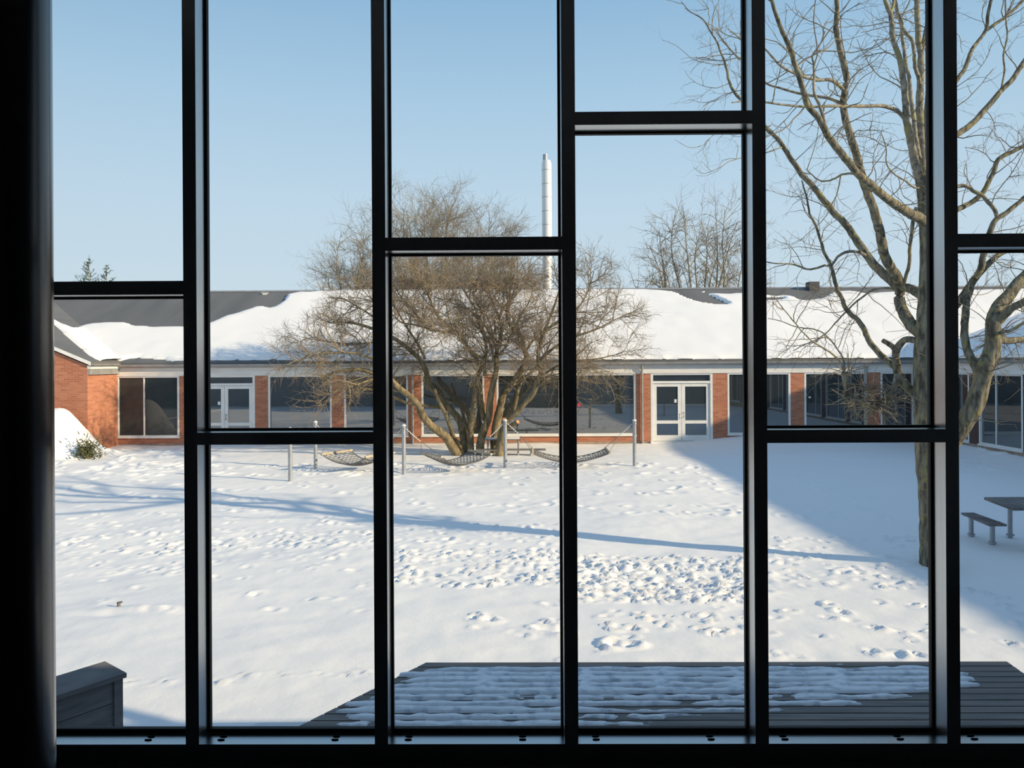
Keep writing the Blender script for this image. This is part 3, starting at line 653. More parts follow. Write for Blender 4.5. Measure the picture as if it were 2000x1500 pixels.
# name: (points px,py,depth offset), start width px, end width px
limbs = {
 'trunk': ([(1828, 1116, 0), (1826, 1090, 0), (1824, 1030, 0), (1821, 970, 0), (1815, 910, 0), (1813, 860, 0), (1810, 790, .0), (1807, 730, 0), (1808, 680, 0), (1812, 630, 0), (1813, 580, 0), (1815, 530, 0), (1815, 480, 0), (1811, 430, 0), (1808, 385, 0), (1802, 345, 0)], 52, 27),
 'B': ([(1804, 350, 0), (1802, 300, .1), (1799, 244, .2), (1796, 204, .3), (1798, 170, .35), (1799, 144, .4), (1798, 119, .4), (1799, 105, .45), (1794, 85, .5), (1793, 51, .5), (1791, 17, .5), (1790, -40, .5)], 17, 9),
 'A': ([(1800, 360, 0), (1788, 320, -.1), (1784, 300, -.1), (1778, 270, -.2), (1771, 232, -.25), (1769, 204, -.3), (1766, 170, -.35), (1763, 145, -.4), (1760, 129, -.4), (1756, 110, -.4), (1750, 95, -.4), (1745, 76, -.45), (1742, 56, -.5), (1740, 34, -.5), (1738, 25, -.5), (1733, 14, -.5), (1726, -10, -.5)], 16, 7),
 'A1': ([(1739, 30, -.5), (1745, 10, -.4), (1747, -20, -.4)], 6, 5),
 'A2': ([(1796, 310, 0), (1789, 270, .1), (1784, 230, .2), (1779, 195, .2), (1777, 161, .2), (1774, 144, .2), (1769, 126, .25), (1767, 109, .3), (1764, 85, .3), (1762, 65, .3), (1763, 51, .3), (1760, 39, .3), (1753, 25, .3), (1750, 10, .3), (1747, -15, .3)], 9, 6),
 'B2': ([(1797, 165, .35), (1794, 150, .2), (1787, 127, 0), (1786, 109, -.1), (1784, 92, -.1), (1781, 76, -.1), (1770, 65, -.1), (1764, 55, -.1)], 8, 6),
 'B3': ([(1799, 112, .45), (1804, 82, .5), (1810, 51, .6), (1812, 17, .7), (1813, -20, .7)], 9, 6),
 'B4': ([(1810, 400, 0), (1817, 330, -.2), (1815, 280, -.3), (1812, 230, -.4), (1815, 170, -.5), (1822, 80, -.6), (1826, -20, -.6)], 15, 8),
 'L1': ([(1808, 436, 0), (1796, 426, -.2), (1779, 418, -.5), (1762, 407, -.8), (1742, 394, -1.1), (1723, 380, -1.3), (1706, 365, -1.5), (1692, 353, -1.6), (1680, 343, -1.7), (1667, 328, -1.8), (1651, 309, -1.9), (1634, 288, -2.), (1619, 268, -2.1), (1607, 246, -2.2), (1592, 222, -2.3), (1578, 208, -2.3), (1570, 179, -2.4), (1561, 150, -2.5), (1553, 126, -2.5), (1543, 97, -2.6), (1532, 71, -2.7), (1522, 48, -2.8), (1512, 17, -2.8), (1504, -15, -2.8)], 19, 5),
 'L1a': ([(1611, 252, -2.2), (1607, 230, -2.1), (1600, 204, -2.), (1592, 187, -2.), (1590, 153, -1.9), (1590, 133, -1.9), (1587, 109, -1.8), (1600, 90, -1.7), (1612, 61, -1.7)], 6, 2),
 'L2t': ([(1814, 590, 0), (1793, 572, .2), (1776, 563, .5), (1757, 558, .7), (1745, 549, .8)], 20, 16),
 'L2u': ([(1802, 655, 0), (1788, 642, .2), (1777, 630, .3), (1765, 610, .5), (1757, 587, .7), (1757, 566, .7), (1754, 548, .65)], 25, 19),
 'L2a': ([(1757, 566, .7), (1742, 550, .8), (1725, 534, .9), (1709, 519, 1.), (1696, 502, 1.1), (1684, 485, 1.2), (1670, 465, 1.3), (1658, 446, 1.4), (1645, 431, 1.4), (1631, 419, 1.5), (1619, 402, 1.5), (1609, 392, 1.5), (1595, 373, 1.5), (1585, 360, 1.5), (1570, 345, 1.6), (1556, 326, 1.6), (1543, 307, 1.6), (1529, 285, 1.6), (1514, 266, 1.7), (1499, 254, 1.7), (1475, 228, 1.7), (1449, 197, 1.7), (1433, 179, 1.7), (1424, 159, 1.7), (1417, 127, 1.7), (1406, 97, 1.7), (1401, 84, 1.7), (1387, 61, 1.7), (1374, 39, 1.7), (1342, 18, 1.7), (1330, 2, 1.7)], 19, 1.4),
 'L2b': ([(1757, 562, .7), (1753, 546, .6), (1738, 519, .4), (1729, 502, .3), (1723, 476, .1), (1718, 451, 0), (1711, 425, -.2), (1703, 400, -.3), (1692, 370, -.4), (1684, 346, -.5), (1677, 316, -.5), (1667, 282, -.6), (1657, 253, -.6), (1650, 225, -.7), (1647, 203, -.7), (1650, 180, -.8), (1653, 153, -.8), (1648, 127, -.9), (1641, 97, -.9), (1636, 76, -.9), (1633, 56, -1), (1634, 31, -1), (1634, -15, -1)], 20, 8),
 'L3': ([(1771, 236, -.2), (1753, 217, -.3), (1733, 209, -.4), (1694, 207, -.6), (1657, 208, -.8), (1628, 207, -1), (1599, 208, -1.2), (1558, 207, -1.4), (1507, 202, -1.6), (1470, 195, -1.8), (1430, 200, -2)], 8, 2),
 'L4': ([(1649, 176, -.8), (1634, 163, -.9), (1621, 156, -1), (1592, 156, -1.1), (1566, 148, -1.2), (1541, 138, -1.3), (1521, 124, -1.4), (1507, 109, -1.5), (1497, 98, -1.5), (1470, 95, -1.6), (1440, 70, -1.7), (1422, 55, -1.8)], 7, 1.5),
 'L5': ([(1646, 203, -.7), (1617, 192, -.6), (1583, 187, -.5), (1541, 177, -.4), (1498, 163, -.3), (1465, 130, -.2), (1435, 105, -.1), (1424, 93, 0), (1400, 62, 0)], 6, 1.5),
 'L6': ([(1800, 775, 0), (1779, 763, .2), (1762, 744, .3), (1753, 725, .4), (1750, 705, .4), (1750, 690, .4), (1757, 673, .3), (1769, 664, .2), (1785, 664, .1), (1800, 668, 0)], 19, 12),
 'stub': ([(1750, 688, .4), (1741, 675, .5), (1724, 665, .6)], 12, 9),
 'L6b': ([(1750, 718, .4), (1738, 710, .5), (1725, 698, .6), (1713, 685, .7), (1697, 665, .8), (1689, 646, .9), (1677, 627, 1), (1660, 612, 1.1), (1649, 597, 1.2), (1644, 583, 1.2), (1636, 567, 1.3), (1629, 544, 1.3), (1623, 519, 1.4), (1609, 490, 1.5), (1600, 460, 1.5), (1592, 437, 1.5), (1582, 420, 1.6), (1578, 400, 1.6), (1575, 384, 1.6), (1566, 353, 1.6)], 13, 3),
 'L6c': ([(1751, 727, .4), (1747, 750, .3), (1740, 772, .2), (1722, 784, .2), (1700, 788, .2), (1678, 785, .2), (1660, 772, .2)], 9, 11),
 'knob': ([(1656, 775, .2), (1655, 757, .2), (1651, 738, .2), (1650, 726, .2)], 15, 13),
 'K1': ([(1650, 730, .2), (1648, 702, .2), (1638, 685, .3), (1626, 668, .3), (1600, 646, .4), (1558, 639, .5), (1519, 625, .6), (1500, 622, .6)], 4, 1.5),
 'K2': ([(1648, 728, .2), (1643, 710, .2), (1626, 692, .1), (1585, 665, 0), (1558, 637, -.2), (1532, 605, -.3), (1512, 578, -.4)], 4, 1.8),
 'L7': ([(1694, 500, 1.1), (1677, 493, 1.), (1651, 493, .9), (1636, 502, .8), (1626, 516, .8), (1609, 519, .7), (1585, 526, .7), (1549, 516, .6), (1507, 514, .5), (1480, 505, .4)], 7, 2),
 'L8': ([(1766, 556, .6), (1771, 535, .5), (1776, 519, .4), (1777, 485, .3), (1781, 451, .2), (1784, 425, .1), (1790, 405, 0)], 7, 7),
 'L9': ([(1757, 568, .7), (1740, 564, .8), (1706, 567, 1), (1682, 582, 1.1), (1657, 604, 1.2), (1634, 628, 1.2), (1612, 652, 1.3), (1583, 668, 1.3), (1549, 685, 1.4)], 5, 1.6),
 'L10': ([(1683, 346, -.5), (1660, 339, -.4), (1645, 341, -.3), (1628, 350, -.2), (1605, 354, -.1), (1590, 345, 0), (1575, 330, .1)], 5, 2),
 'L11': ([(1800, 368, 0), (1787, 367, -.2), (1768, 353, -.4), (1745, 338, -.6), (1732, 320, -.8), (1730, 285, -.9), (1722, 262, -1)], 4.5, 1.6),
 'R0': ([(1816, 945, 0), (1832, 905, -.1), (1852, 868, -.2), (1880, 829, -.3), (1904, 789, -.4), (1915, 752, -.4), (1925, 715, -.5), (1937, 687, -.5), (1940, 656, -.5), (1940, 632, -.5), (1950, 600, -.4), (1969, 579, -.3), (1985, 557, -.2), (2003, 538, -.1), (2040, 500, 0), (2070, 440, .1)], 40, 14),
 'R1': ([(1942, 640, -.5), (1962, 616, -.6), (1980, 600, -.7), (2003, 588, -.8), (2050, 560, -1)], 15, 11),
 'R2': ([(1936, 690, -.5), (1950, 668, -.5), (1972, 666, -.4), (2003, 661, -.2), (2050, 640, 0)], 14, 10),
 'R2b': ([(1946, 655, -.5), (1958, 649, -.6), (1975, 645, -.8), (2003, 628, -1)], 7, 5),
 'R3': ([(1913, 735, -.4), (1906, 718, -.4), (1892, 690, -.3), (1885, 664, -.3), (1884, 640, -.2), (1886, 610, -.1), (1889, 585, .1), (1897, 562, .25)], 15, 12),
 'R4': ([(1815, 700, 0), (1835, 650, .1), (1855, 610, .1), (1876, 586, .2), (1895, 557, .3), (1913, 533, .4), (1929, 517, .4), (1950, 498, .5), (1985, 485, .6), (2010, 478, .7)], 20, 8),
 'R4b': ([(1903, 545, .3), (1914, 528, .3), (1921, 498, .3), (1930, 465, .3), (1936, 447, .3), (1947, 427, .3), (1962, 418, .3), (1980, 404, .3), (2003, 384, .3)], 13, 8),
 'R4c': ([(1948, 428, .3), (1943, 412, .3), (1929, 393, .3), (1916, 380, .3), (1903, 374, .3), (1889, 364, .3), (1872, 364, .3), (1850, 370, .2), (1822, 400, .1)], 8, 7),
 'R5': ([(1812, 470, 0), (1840, 425, .3), (1874, 407, .4), (1892, 398, .5), (1908, 388, .5), (1921, 374, .5), (1932, 354, .5), (1940, 338, .5), (1950, 311, .5), (1962, 303, .5), (1982, 294, .5), (2005, 282, .5)], 12, 8),
 'R7': ([(1806, 360, 0), (1830, 300, .2), (1858, 268, .4), (1876, 258, .5), (1900, 240, .6), (1924, 214, .7), (1943, 192, .7), (1962, 171, .8), (1975, 158, .8), (1988, 138, .9), (2005, 113, 1)], 14, 9),
 'R8': ([(1802, 300, .1), (1830, 220, .3), (1873, 150, .6), (1886, 131, .7), (1895, 104, .7), (1911, 80, .8), (1926, 58, .8), (1930, 29, .8), (1938, -10, .8)], 11, 6),
 'R8b': ([(1925, 60, .8), (1950, 43, .8), (1972, 27, .8), (2005, -6, .8)], 7, 6),
 'R9': ([(1955, 178, .8), (1962, 141, .8), (1961, 99, .7), (1967, 77, .7), (1965, 40, .7), (1963, -5, .7)], 4, 3),
 'T1': ([(1445, 118, 1.7), (1424, 95, 1.7), (1400, 65, 1.7), (1392, 55, 1.6)], 2.5, 1),
 'U1': ([(1423, 127, 1.7), (1390, 125, 1.7), (1350, 113, 1.7), (1325, 92, 1.7), (1308, 83, 1.7), (1294, 78, 1.7)], 2, .8),
 'U2': ([(1433, 179, 1.7), (1400, 196, 1.7), (1375, 200, 1.7), (1345, 194, 1.7)], 1.8, .8),
 'U3': ([(1424, 163, 1.7), (1400, 172, 1.7), (1370, 166, 1.7), (1350, 155, 1.7), (1337, 138, 1.7)], 1.8, .8),
 'U4': ([(1506, 245, 1.7), (1470, 262, 1.6), (1425, 250, 1.4), (1395, 262, 1.2), (1370, 285, 1.1), (1345, 287, 1.0), (1318, 272, 1.0)], 3, .8),
 'U5': ([(1530, 287, 1.6), (1490, 300, 1.2), (1450, 308, 1.0), (1425, 315, .9), (1400, 330, .8), (1370, 338, .8), (1354, 325, .8)], 3, .8),
}
tw_main = MB(); SC = TY/F
spec_big = [dict(dens=3.0, len=.95, ang=60, up=.12, r=.0085, wig=.2, n=9, k=4, zmin=1.2, drift=.02),
            dict(dens=5.0, len=.45, ang=52, up=.06, r=.0045, wig=.22, n=6, k=3, zmin=1.0),
            dict(dens=5.5, len=.19, ang=48, up=.03, r=.0028, wig=.2, n=4, k=3)]
for nm, (pts, w0, w1) in limbs.items():
    W = np.array([atY(p_[0], p_[1], TY+p_[2]) for p_ in pts]); n = max(6, len(pts)*4); P = smooth_path(W, n)
    R = .5*SC*np.linspace(w0, w1, n)
    if nm == 'trunk':
        R = .5*SC*np.interp(np.linspace(0, 1, n), [0, .06, .25, .45, 1], [62, 50, 47, 45, 27])
    P = P+.012*np.stack([vnoise(np.arange(n)*.7, np.full(n, i_+hash(len(nm))%7), 1, 60+i_)-.5 for i_ in range(3)], -1)*(1 if w0 < 30 else .5)
    lb = MB(); lb.tube(P, R*(1+.10*(vnoise(np.arange(n), np.zeros(n), 1.3, 70)-.5)), 14 if w0 > 9 else 7)
    lb.build('trunk' if nm == 'trunk' else 'limb', M['bark'] if w0 > 9 and nm not in ('A', 'A2', 'B') else M['bark_pale'], bt)
    if nm == 'trunk': sprout([tw_main], P[n//2:], R[n//2:], [dict(spec_big[0], dens=2.5, len=.55)]+spec_big[1:])
    elif nm in ('L2t', 'L2u', 'stub', 'knob', 'L6'): pass
    elif nm in ('L6b', 'L7', 'K1', 'K2', 'L9', 'L11', 'R3', 'L8'): sprout([tw_main], P, R, [dict(spec_big[0], dens=5.2, len=.95, r=.0065, drift=-.02), spec_big[1], spec_big[2]], t0=.1)
    else: sprout([tw_main], P, R, spec_big if w0 > 4.5 else [dict(spec_big[0], len=.5, dens=3.2, r=.007)]+spec_big[1:], t0=.12)
# dense tufts of thin shoots on the burr
for (px, py, n, L, dz) in ((1712, 786, 60, .42, -.25), (1665, 783, 34, .36, -.1), (1742, 765, 26, .42, -.1), (1690, 760, 26, .45, .35), (1655, 725, 14, .45, .5), (1945, 655, 36, .5, -.2), (1800, 770, 10, .45, -.35), (1735, 790, 20, .4, -.3)):
    c_ = atY(px, py, TY+.1)
    for _ in range(n):
        d = rng.normal(size=3); d[2] = d[2]*.6+dz; d /= np.linalg.norm(d)
        Q = wander(c_+rng.normal(size=3)*.05, d, L*(.5+.8*rng.random()), 8, .18, -.02); tw_main.tube(Q, np.linspace(.008, .003, 8), 4, cap=False)
        sprout([tw_main], Q, np.full(8, .006), [dict(dens=4, len=.16, ang=45, r=.0035, n=4)])
tag(tw_main.build('twigs', M['twig'], bt), kind='stuff')

# ---------------- the many stemmed tree in the middle
SY0 = atZ(935, 888)[1]
ms = thing('multistem_tree', tuple(atZ(935, 888)), 'wide bare tree of many leaning stems in front of the far building', 'tree')
stems = [
 ([(896, 893, -.2), (888, 880, -.2), (870, 853, -.5), (842, 831, -.8), (825, 812, -1), (816, 790, -1.1), (799, 773, -1.2), (780, 758, -1.3), (767, 746, -1.4), (740, 733, -1.5), (705, 722, -1.6), (665, 725, -1.7), (625, 738, -1.7)], 19, 4),
 ([(904, 885, 0), (899, 872, 0), (884, 851, -.1), (879, 833, -.2), (869, 807, -.3), (857, 783, -.4), (848, 760, -.5)], 10, 6),
 ([(912, 885, .3), (908, 873, .3), (904, 843, .5), (894, 816, .7), (879, 799, .8), (865, 785, .9), (855, 770, 1), (838, 750, 1.1), (833, 728, 1.2), (823, 707, 1.3), (808, 690, 1.4), (790, 675, 1.5), (765, 658, 1.6), (735, 645, 1.7), (695, 632, 1.8), (650, 628, 1.8)], 17, 4),
 ([(879, 801, .8), (855, 795, .6), (828, 792, .4), (794, 787, .2), (774, 778, 0), (745, 765, -.2), (705, 758, -.3)], 8, 4),
 ([(919, 886, 0), (919, 877, 0), (919, 843, 0), (923, 809, -.1), (927, 775, -.1), (926, 758, -.1), (917, 747, -.1)], 14, 8),
 ([(938, 886, -.1), (938, 868, -.1), (944, 843, 0), (954, 817, 0), (957, 783, 0), (962, 755, 0), (969, 724, .1), (970, 690, .1), (978, 660, .2), (979, 634, .3), (974, 617, .3), (964, 599, .4), (957, 575, .5), (950, 548, .5)], 17, 3),
 ([(974, 622, .3), (983, 602, .2), (995, 587, .1), (997, 565, 0), (1004, 540, 0)], 6, 2),
 ([(952, 825, 0), (944, 812, .2), (940, 785, .3), (937, 758, .4), (933, 735, .4), (940, 718, .4), (930, 701, .3), (918, 685, .2), (908, 670, .1), (896, 655, 0), (884, 645, -.2), (865, 629, -.4), (852, 612, -.5), (843, 592, -.6), (830, 560, -.7), (818, 535, -.8)], 12, 2.5),
 ([(886, 647, -.1), (870, 648, -.1), (852, 646, 0), (836, 643, .1), (819, 623, .2), (801, 599, .3), (780, 575, .4), (765, 548, .4)], 6, 2),
 ([(840, 643, .1), (809, 634, 0), (785, 630, -.3), (750, 600, -.5), (715, 585, -.6), (680, 580, -.6)], 4, 1.5),
 ([(948, 735, .2), (945, 711, .2), (950, 685, .1), (947, 663, 0), (940, 643, 0), (932, 624, -.1), (930, 606, -.2), (920, 590, -.3), (905, 565, -.4), (893, 535, -.4)], 8, 2),
 ([(965, 705, 0), (960, 680, 0), (950, 660, -.1), (943, 640, -.2), (946, 622, -.3), (940, 605, -.4), (925, 580, -.5), (927, 545, -.6)], 6, 2),
 ([(966, 888, .2), (966, 875, .2), (969, 834, .3), (976, 800, .4), (983, 772, .5), (996, 755, .6), (1012, 732, .7), (1023, 715, .7), (1028, 695, .8), (1022, 677, .8), (1020, 660, .9), (1008, 651, 1), (996, 634, 1.1), (990, 610, 1.2), (1000, 580, 1.3), (1010, 545, 1.4)], 19, 3),
 ([(979, 860, -.2), (984, 835, -.2), (993, 817, -.3), (1006, 808, -.4), (1022, 790, -.5), (1039, 772, -.6), (1049, 749, -.7), (1056, 724, -.8), (1051, 698, -.8), (1053, 680, -.9), (1060, 655, -.9), (1068, 635, -1), (1080, 605, -1), (1090, 575, -1.1), (1100, 545, -1.2)], 14, 2.5),
 ([(996, 822, -.3), (1004, 800, -.2), (1009, 780, -.1), (1012, 762, 0), (1022, 742, .1), (1040, 725, .2), (1060, 700, .3), (1075, 670, .4)], 8, 3),
 ([(1052, 705, -.8), (1075, 685, -1), (1100, 668, -1.1), (1130, 655, -1.2), (1165, 643, -1.3), (1200, 625, -1.3), (1232, 611, -1.3)], 7, 1.5),
 ([(1056, 735, -.8), (1090, 715, -.6), (1130, 705, -.4), (1170, 700, -.2), (1215, 690, 0)], 6, 1.5),
 ([(1045, 755, -.7), (1085, 742, -1), (1125, 740, -1.3), (1165, 748, -1.6), (1205, 752, -1.8)], 6, 1.5),
 ([(1064, 645, -1), (1095, 625, -.8), (1130, 600, -.6), (1150, 565, -.5), (1160, 530, -.4)], 5, 1.5),
 ([(1024, 690, .8), (1050, 655, 1.2), (1085, 640, 1.6), (1130, 630, 2), (1180, 640, 2.2)], 5, 1.5),
 ([(770, 662, 1.6), (735, 668, 1.9), (690, 672, 2.1), (640, 668, 2.2), (595, 660, 2.2)], 6, 1.5),
 ([(772, 750, -1.4), (735, 705, -1.8), (695, 690, -2.0), (650, 690, -2.1), (605, 695, -2.1), (575, 705, -2.1)], 7, 1.5),
 ([(758, 655, 1.6), (730, 620, 1.4), (700, 600, 1.2), (672, 585, 1), (640, 582, 1)], 5, 1.5),
 ([(745, 735, -1.5), (700, 750, -1.8), (655, 765, -2.0), (620, 772, -2.1)], 5, 1.5),
 ([(968, 700, .1), (985, 680, -.8), (1000, 650, -1.4), (1015, 620, -1.9), (1035, 585, -2.2), (1045, 550, -2.3)], 6, 1.5),
 ([(945, 700, .2), (925, 690, -.8), (900, 665, -1.5), (880, 630, -2.0), (870, 590, -2.3), (862, 550, -2.4)], 6, 1.5),
 ([(970, 680, .1), (955, 650, 1.2), (935, 620, 1.8), (900, 590, 2.3), (880, 560, 2.5)], 6, 1.5),
 ([(830, 700, 1.2), (815, 670, .6), (795, 640, .2), (775, 605, -.1), (760, 570, -.2), (745, 545, -.2)], 6, 1.5),
]
tw2 = MB(); SC2 = SY0/F
spec_ms = [dict(dens=5.6, len=1.4, ang=55, up=.18, r=.018, wig=.17, n=7, k=4, zmin=1.25),
           dict(dens=9.0, len=.72, ang=50, up=.09, r=.0085, wig=.2, n=5, k=3, zmin=1.05),
           dict(dens=8.5, len=.40, ang=48, up=.05, r=.0056, wig=.2, n=4, k=3, zmin=1.0)]
for si, (pts, w0, w1) in enumerate(stems):
    W = np.array([atY(p_[0], p_[1], SY0+p_[2]) for p_ in pts]); n = len(pts)*4; P = smooth_path(W, n)
    tt_ = np.linspace(0, 1, n); R = .5*SC2*(w0*(1-tt_)**1.0*1.0+w1*tt_)
    if P[0, 2] < .3: P[0, 2] = -.15
    lb = MB(); lb.tube(P, R*(1+.16*(vnoise(np.arange(n), np.zeros(n), 1.5, 80+si)-.5)), 12 if w0 > 8 else 6); lb.build('stem', M['bark2'], ms)
    if si in (1, 4): continue
    k0 = int(np.argmax(P[:, 2] > 1.9)) if P[-1, 2] > 1.9 else n-2
    k0 = min(k0, n-4)
    sprout([tw2], P[k0:], R[k0:], spec_ms, t0=.05)
tag(tw2.build('twigs', M['twig2'], ms), kind='stuff')
# cut stump with two sawn stubs
b = MB(); P = smooth_path([atY(977, 896, SY0-.5), atY(976, 880, SY0-.5), atY(979, 850, SY0-.45), atY(983, 832, SY0-.4)], 12); P[0, 2] = -.15; b.tube(P, np.linspace(.155, .11, 12), 14); b.build('stem', M['bark2'], ms)
for (p0, p1) in (((984, 842), (985, 819)), ((988, 838), (1011, 824))):
    a_, c_ = atY(*p0, SY0-.45), atY(*p1, SY0-.95); sb = MB(); sb.tube(smooth_path([a_, (a_+c_)/2+.01, c_], 6), [.075, .072, .07, .068, .066, .066], 14); so = sb.build('sawn_stub', M['bark2'], ms)
    dr_ = (c_-a_)/np.linalg.norm(c_-a_); sb = MB(); sb.tube([c_-dr_*.002, c_+dr_*.012], .06, 14); sb.build('cut_face', M['cut'], so)

# ---------------- trees behind the roof
def back_tree(px, py_top, D, half_px, name, label, m, nl=11, group=None, up=.55, tw=.013, seed=1, dens=1.0, cat='tree'):
    global rng
    rng = np.random.default_rng(seed)
    base = atY(px, 800, D); base[2] = 0; top = atY(px, py_top, D)[2]; H = top; W = half_px/F*D
    r = thing(name, tuple(base), label, cat, group)
    tb = MB(); tm = MB(); hb = H*.22
    tb.tube(wander(base, np.array([0, 0, 1.]), hb*1.2, 6, .04), np.linspace(.02*H, .014*H, 6), 10)
    for i in range(nl):
        az = i*2.4+rng.random(); lean = (.25+.75*((i+.5)/nl))
        tip = base+np.array([math.cos(az)*W*.86*lean, math.sin(az)*W*.8*lean, 0]); tip[2] = H*(.95-.42*lean**2)
        p0 = base+np.array([0, 0, hb*(.8+.3*rng.random())]); mid_ = (p0*.5+tip*.5)+np.array([math.cos(az), math.sin(az), 0])*W*.10*lean+rng.normal(size=3)*.25; mid_[2] -= .3
        P = smooth_path([p0, p0*.75+mid_*.25+rng.normal(size=3)*.1, mid_, mid_*.4+tip*.6+rng.normal(size=3)*.3, tip], 14); R = np.linspace(.0075*H, .0011*H, 14)
        tb.tube(P, R, 7, cap=False)
        sprout([tm], P, R, [dict(dens=2.0*dens, len=W*.46, ang=50, up=.25, r=tw*2.2, wig=.16, n=8, k=3), dict(dens=3.0*dens, len=W*.23, ang=46, up=.15, r=tw*1.2, wig=.19, n=6, k=3), dict(dens=3.8*dens, len=W*.12, ang=44, up=.1, r=tw*.72, wig=.2, n=4, k=3)], t0=.15)
    tb.build('trunk', m, r); tag(tm.build('twigs', m, r), kind='stuff')
    return r
back_tree(845, 366, 56, 225, 'bare_tree', 'tall bare tree behind the roof above the many stemmed tree', M['twig_far'], 16, seed=5, dens=.98)
back_tree(985, 408, 52, 95, 'bare_tree', 'bare tree behind the roof just left of the flue', M['twig_far'], 11, seed=6, dens=1.1)
back_tree(690, 415, 51, 95, 'bare_tree', 'bare tree behind the roof at the left end of the tree group', M['twig_far'], 12, seed=16, dens=1.15)
back_tree(1368, 370, 50, 165, 'bare_tree', 'round crowned bare tree behind the roof above the white double door', M['twig_far'], 16, seed=8, dens=.9)
k_ = 0
for (px, py, hw, sd_, lab) in ((655, 560, 36, 21, 'reddish bare shrub behind the roof, leftmost under the tall trees'), (715, 535, 55, 22, 'reddish bare shrub behind the roof, second from the left under the tall trees'),
                         (800, 512, 62, 23, 'reddish bare thicket behind the roof left of the tree centre'), (885, 508, 60, 24, 'reddish bare thicket behind the roof at the tree centre'),
                         (965, 512, 58, 25, 'reddish bare thicket behind the roof right of the tree centre'), (1040, 515, 58, 26, 'reddish bare thicket behind the roof at the foot of the flue'),
                         (1105, 530, 45, 27, 'reddish bare shrub behind the roof right of the flue')):
    back_tree(px, py, 46.5, hw, 'bare_shrub', lab, M['twig_red'], 14, seed=sd_, dens=2.3, tw=.014, cat='shrub')
for (px, py, hw, sd_, D_, lab, nm) in ((484, 552, 34, 31, 58, 'low bare shrub peeping over the bare part of the roof', 'bare_shrub'), (1950, 496, 60, 32, 52, 'grey bare tree beyond the roof between the right hand limbs', 'bare_tree'),
                         (1895, 535, 30, 33, 54, 'small bare tree beyond the roof beside the right mullion', 'bare_tree'), (1685, 545, 22, 34, 60, 'tiny bare shrub over the ridge behind the large tree', 'bare_shrub'), (615, 552, 20, 35, 58, 'small bare shrub over the ridge left of the tree group', 'bare_shrub')):
    back_tree(px, py, D_, hw, nm, lab, M['twig_far'], 7, seed=sd_, dens=1.3, tw=.014, cat='shrub' if 'shrub' in nm else 'tree')
def spruce(px, py, D, sc, lab, seed):
    r_ = np.random.default_rng(seed); top = atY(px, py, D); H = top[2]; r = thing('spruce', (top[0], D, 0), lab, 'tree')
    t = MB(); t.tube([(top[0], D, 0), (top[0], D, H)], [.22, .02], 8); t.build('trunk', M['twig_far'], r)
    nb = MB(); z = H
    while z > H*.45:
        dd = H-z; L = (.12+.42*dd)*sc
        for i in range(4):
            a = r_.random()*6.28; Lb = L*(.7+.5*r_.random()); P = np.array([(top[0]+math.cos(a)*Lb*t_, D+math.sin(a)*Lb*t_, z+.75*Lb*t_*t_-.05*Lb*t_) for t_ in np.linspace(0, 1, 5)]); nb.tube(P, np.linspace(.03, .015, 5), 3, cap=False)
            for q_ in range(int(3+Lb*4)):
                t_ = .2+.8*r_.random(); p = P[0]*(1-t_)+P[-1]*t_; d = r_.normal(size=3)*.13; d[2] -= .02; nb.tube([p, p+d], [.018, .008], 3, cap=False)
        z -= .27
    tag(nb.build('needles', M['needle'], r), kind='stuff')
spruce(174, 508, 60, 1.0, 'taller of the two spruce tops above the left part of the roof', 3)
spruce(208, 520, 61, .9, 'shorter of the two spruce tops above the left part of the roof', 4)
# evergreen shrub by the gable corner
p = atY(168, 856, 24.25)
rt = thing('evergreen_shrub', (p[0], 24.25, 0), 'small green shrub between the snow heap and the gable corner', 'shrub')
sb = MB(); r_ = np.random.default_rng(9)
for _ in range(420):
    c_ = np.array([p[0], 24.25, .16]); d = r_.normal(size=3)*np.array([.20, .16, .20]); q_ = c_+d; q_[2] = abs(q_[2])+.03
    v_ = r_.normal(size=3)*.07; sb.tube([q_, q_+v_+np.array([0, 0, .04])], [.022, .006], 3, cap=False)
tag(sb.build('foliage', M['needle2'], rt), kind='stuff')
sb = MB()
for a_ in range(5): sb.tube(wander((p[0], 24.25, -.1), np.array([math.cos(a_*1.3)*.4, math.sin(a_*1.3)*.3, 1.]), .6, 5, .1), np.linspace(.02, .008, 5), 5)
sb.build('stem', M['bark2'], rt)

# ================================================================== HAMMOCKS
posts_px = [(567, 940, 838), (616.5, 914, 825), (789, 926, 832), (987, 914, 822), (1239.5, 913, 822)]
plab = ['leftmost galvanised post, nearest to us', 'galvanised post at the left end of the left hammock', 'galvanised post between the left and middle hammocks',
        'galvanised post between the middle and right hammocks', 'galvanised post right of the right hammock, near the white doors']
posts = []
for (px, pb, pt_), lab in zip(posts_px, plab):
    g = atZ(px, pb); ztop = atY(px, pt_, g[1])[2]
    r = thing('hammock_post', (g[0], g[1], 0), lab, 'post', 'hammock posts')
    b = MB(); b.tube([(g[0], g[1], -.1), (g[0], g[1], ztop)], .055, 20); b.build('post', M['steel'], r)
    b = MB(); b.tube([(g[0], g[1], ztop), (g[0], g[1], ztop+.03), (g[0], g[1], ztop+.05)], [.062, .058, .02], 20); b.build('post_cap', M['white'], r)
    b = MB(); th = np.linspace(0, 2*math.pi, 13); b.tube(np.stack([g[0]+.066*np.cos(th), g[1]+.066*np.sin(th), np.full(13, ztop-.08)], -1), .012, 6); b.build('ring', M['steel'], r)
    posts.append(np.array([g[0], g[1], ztop]))
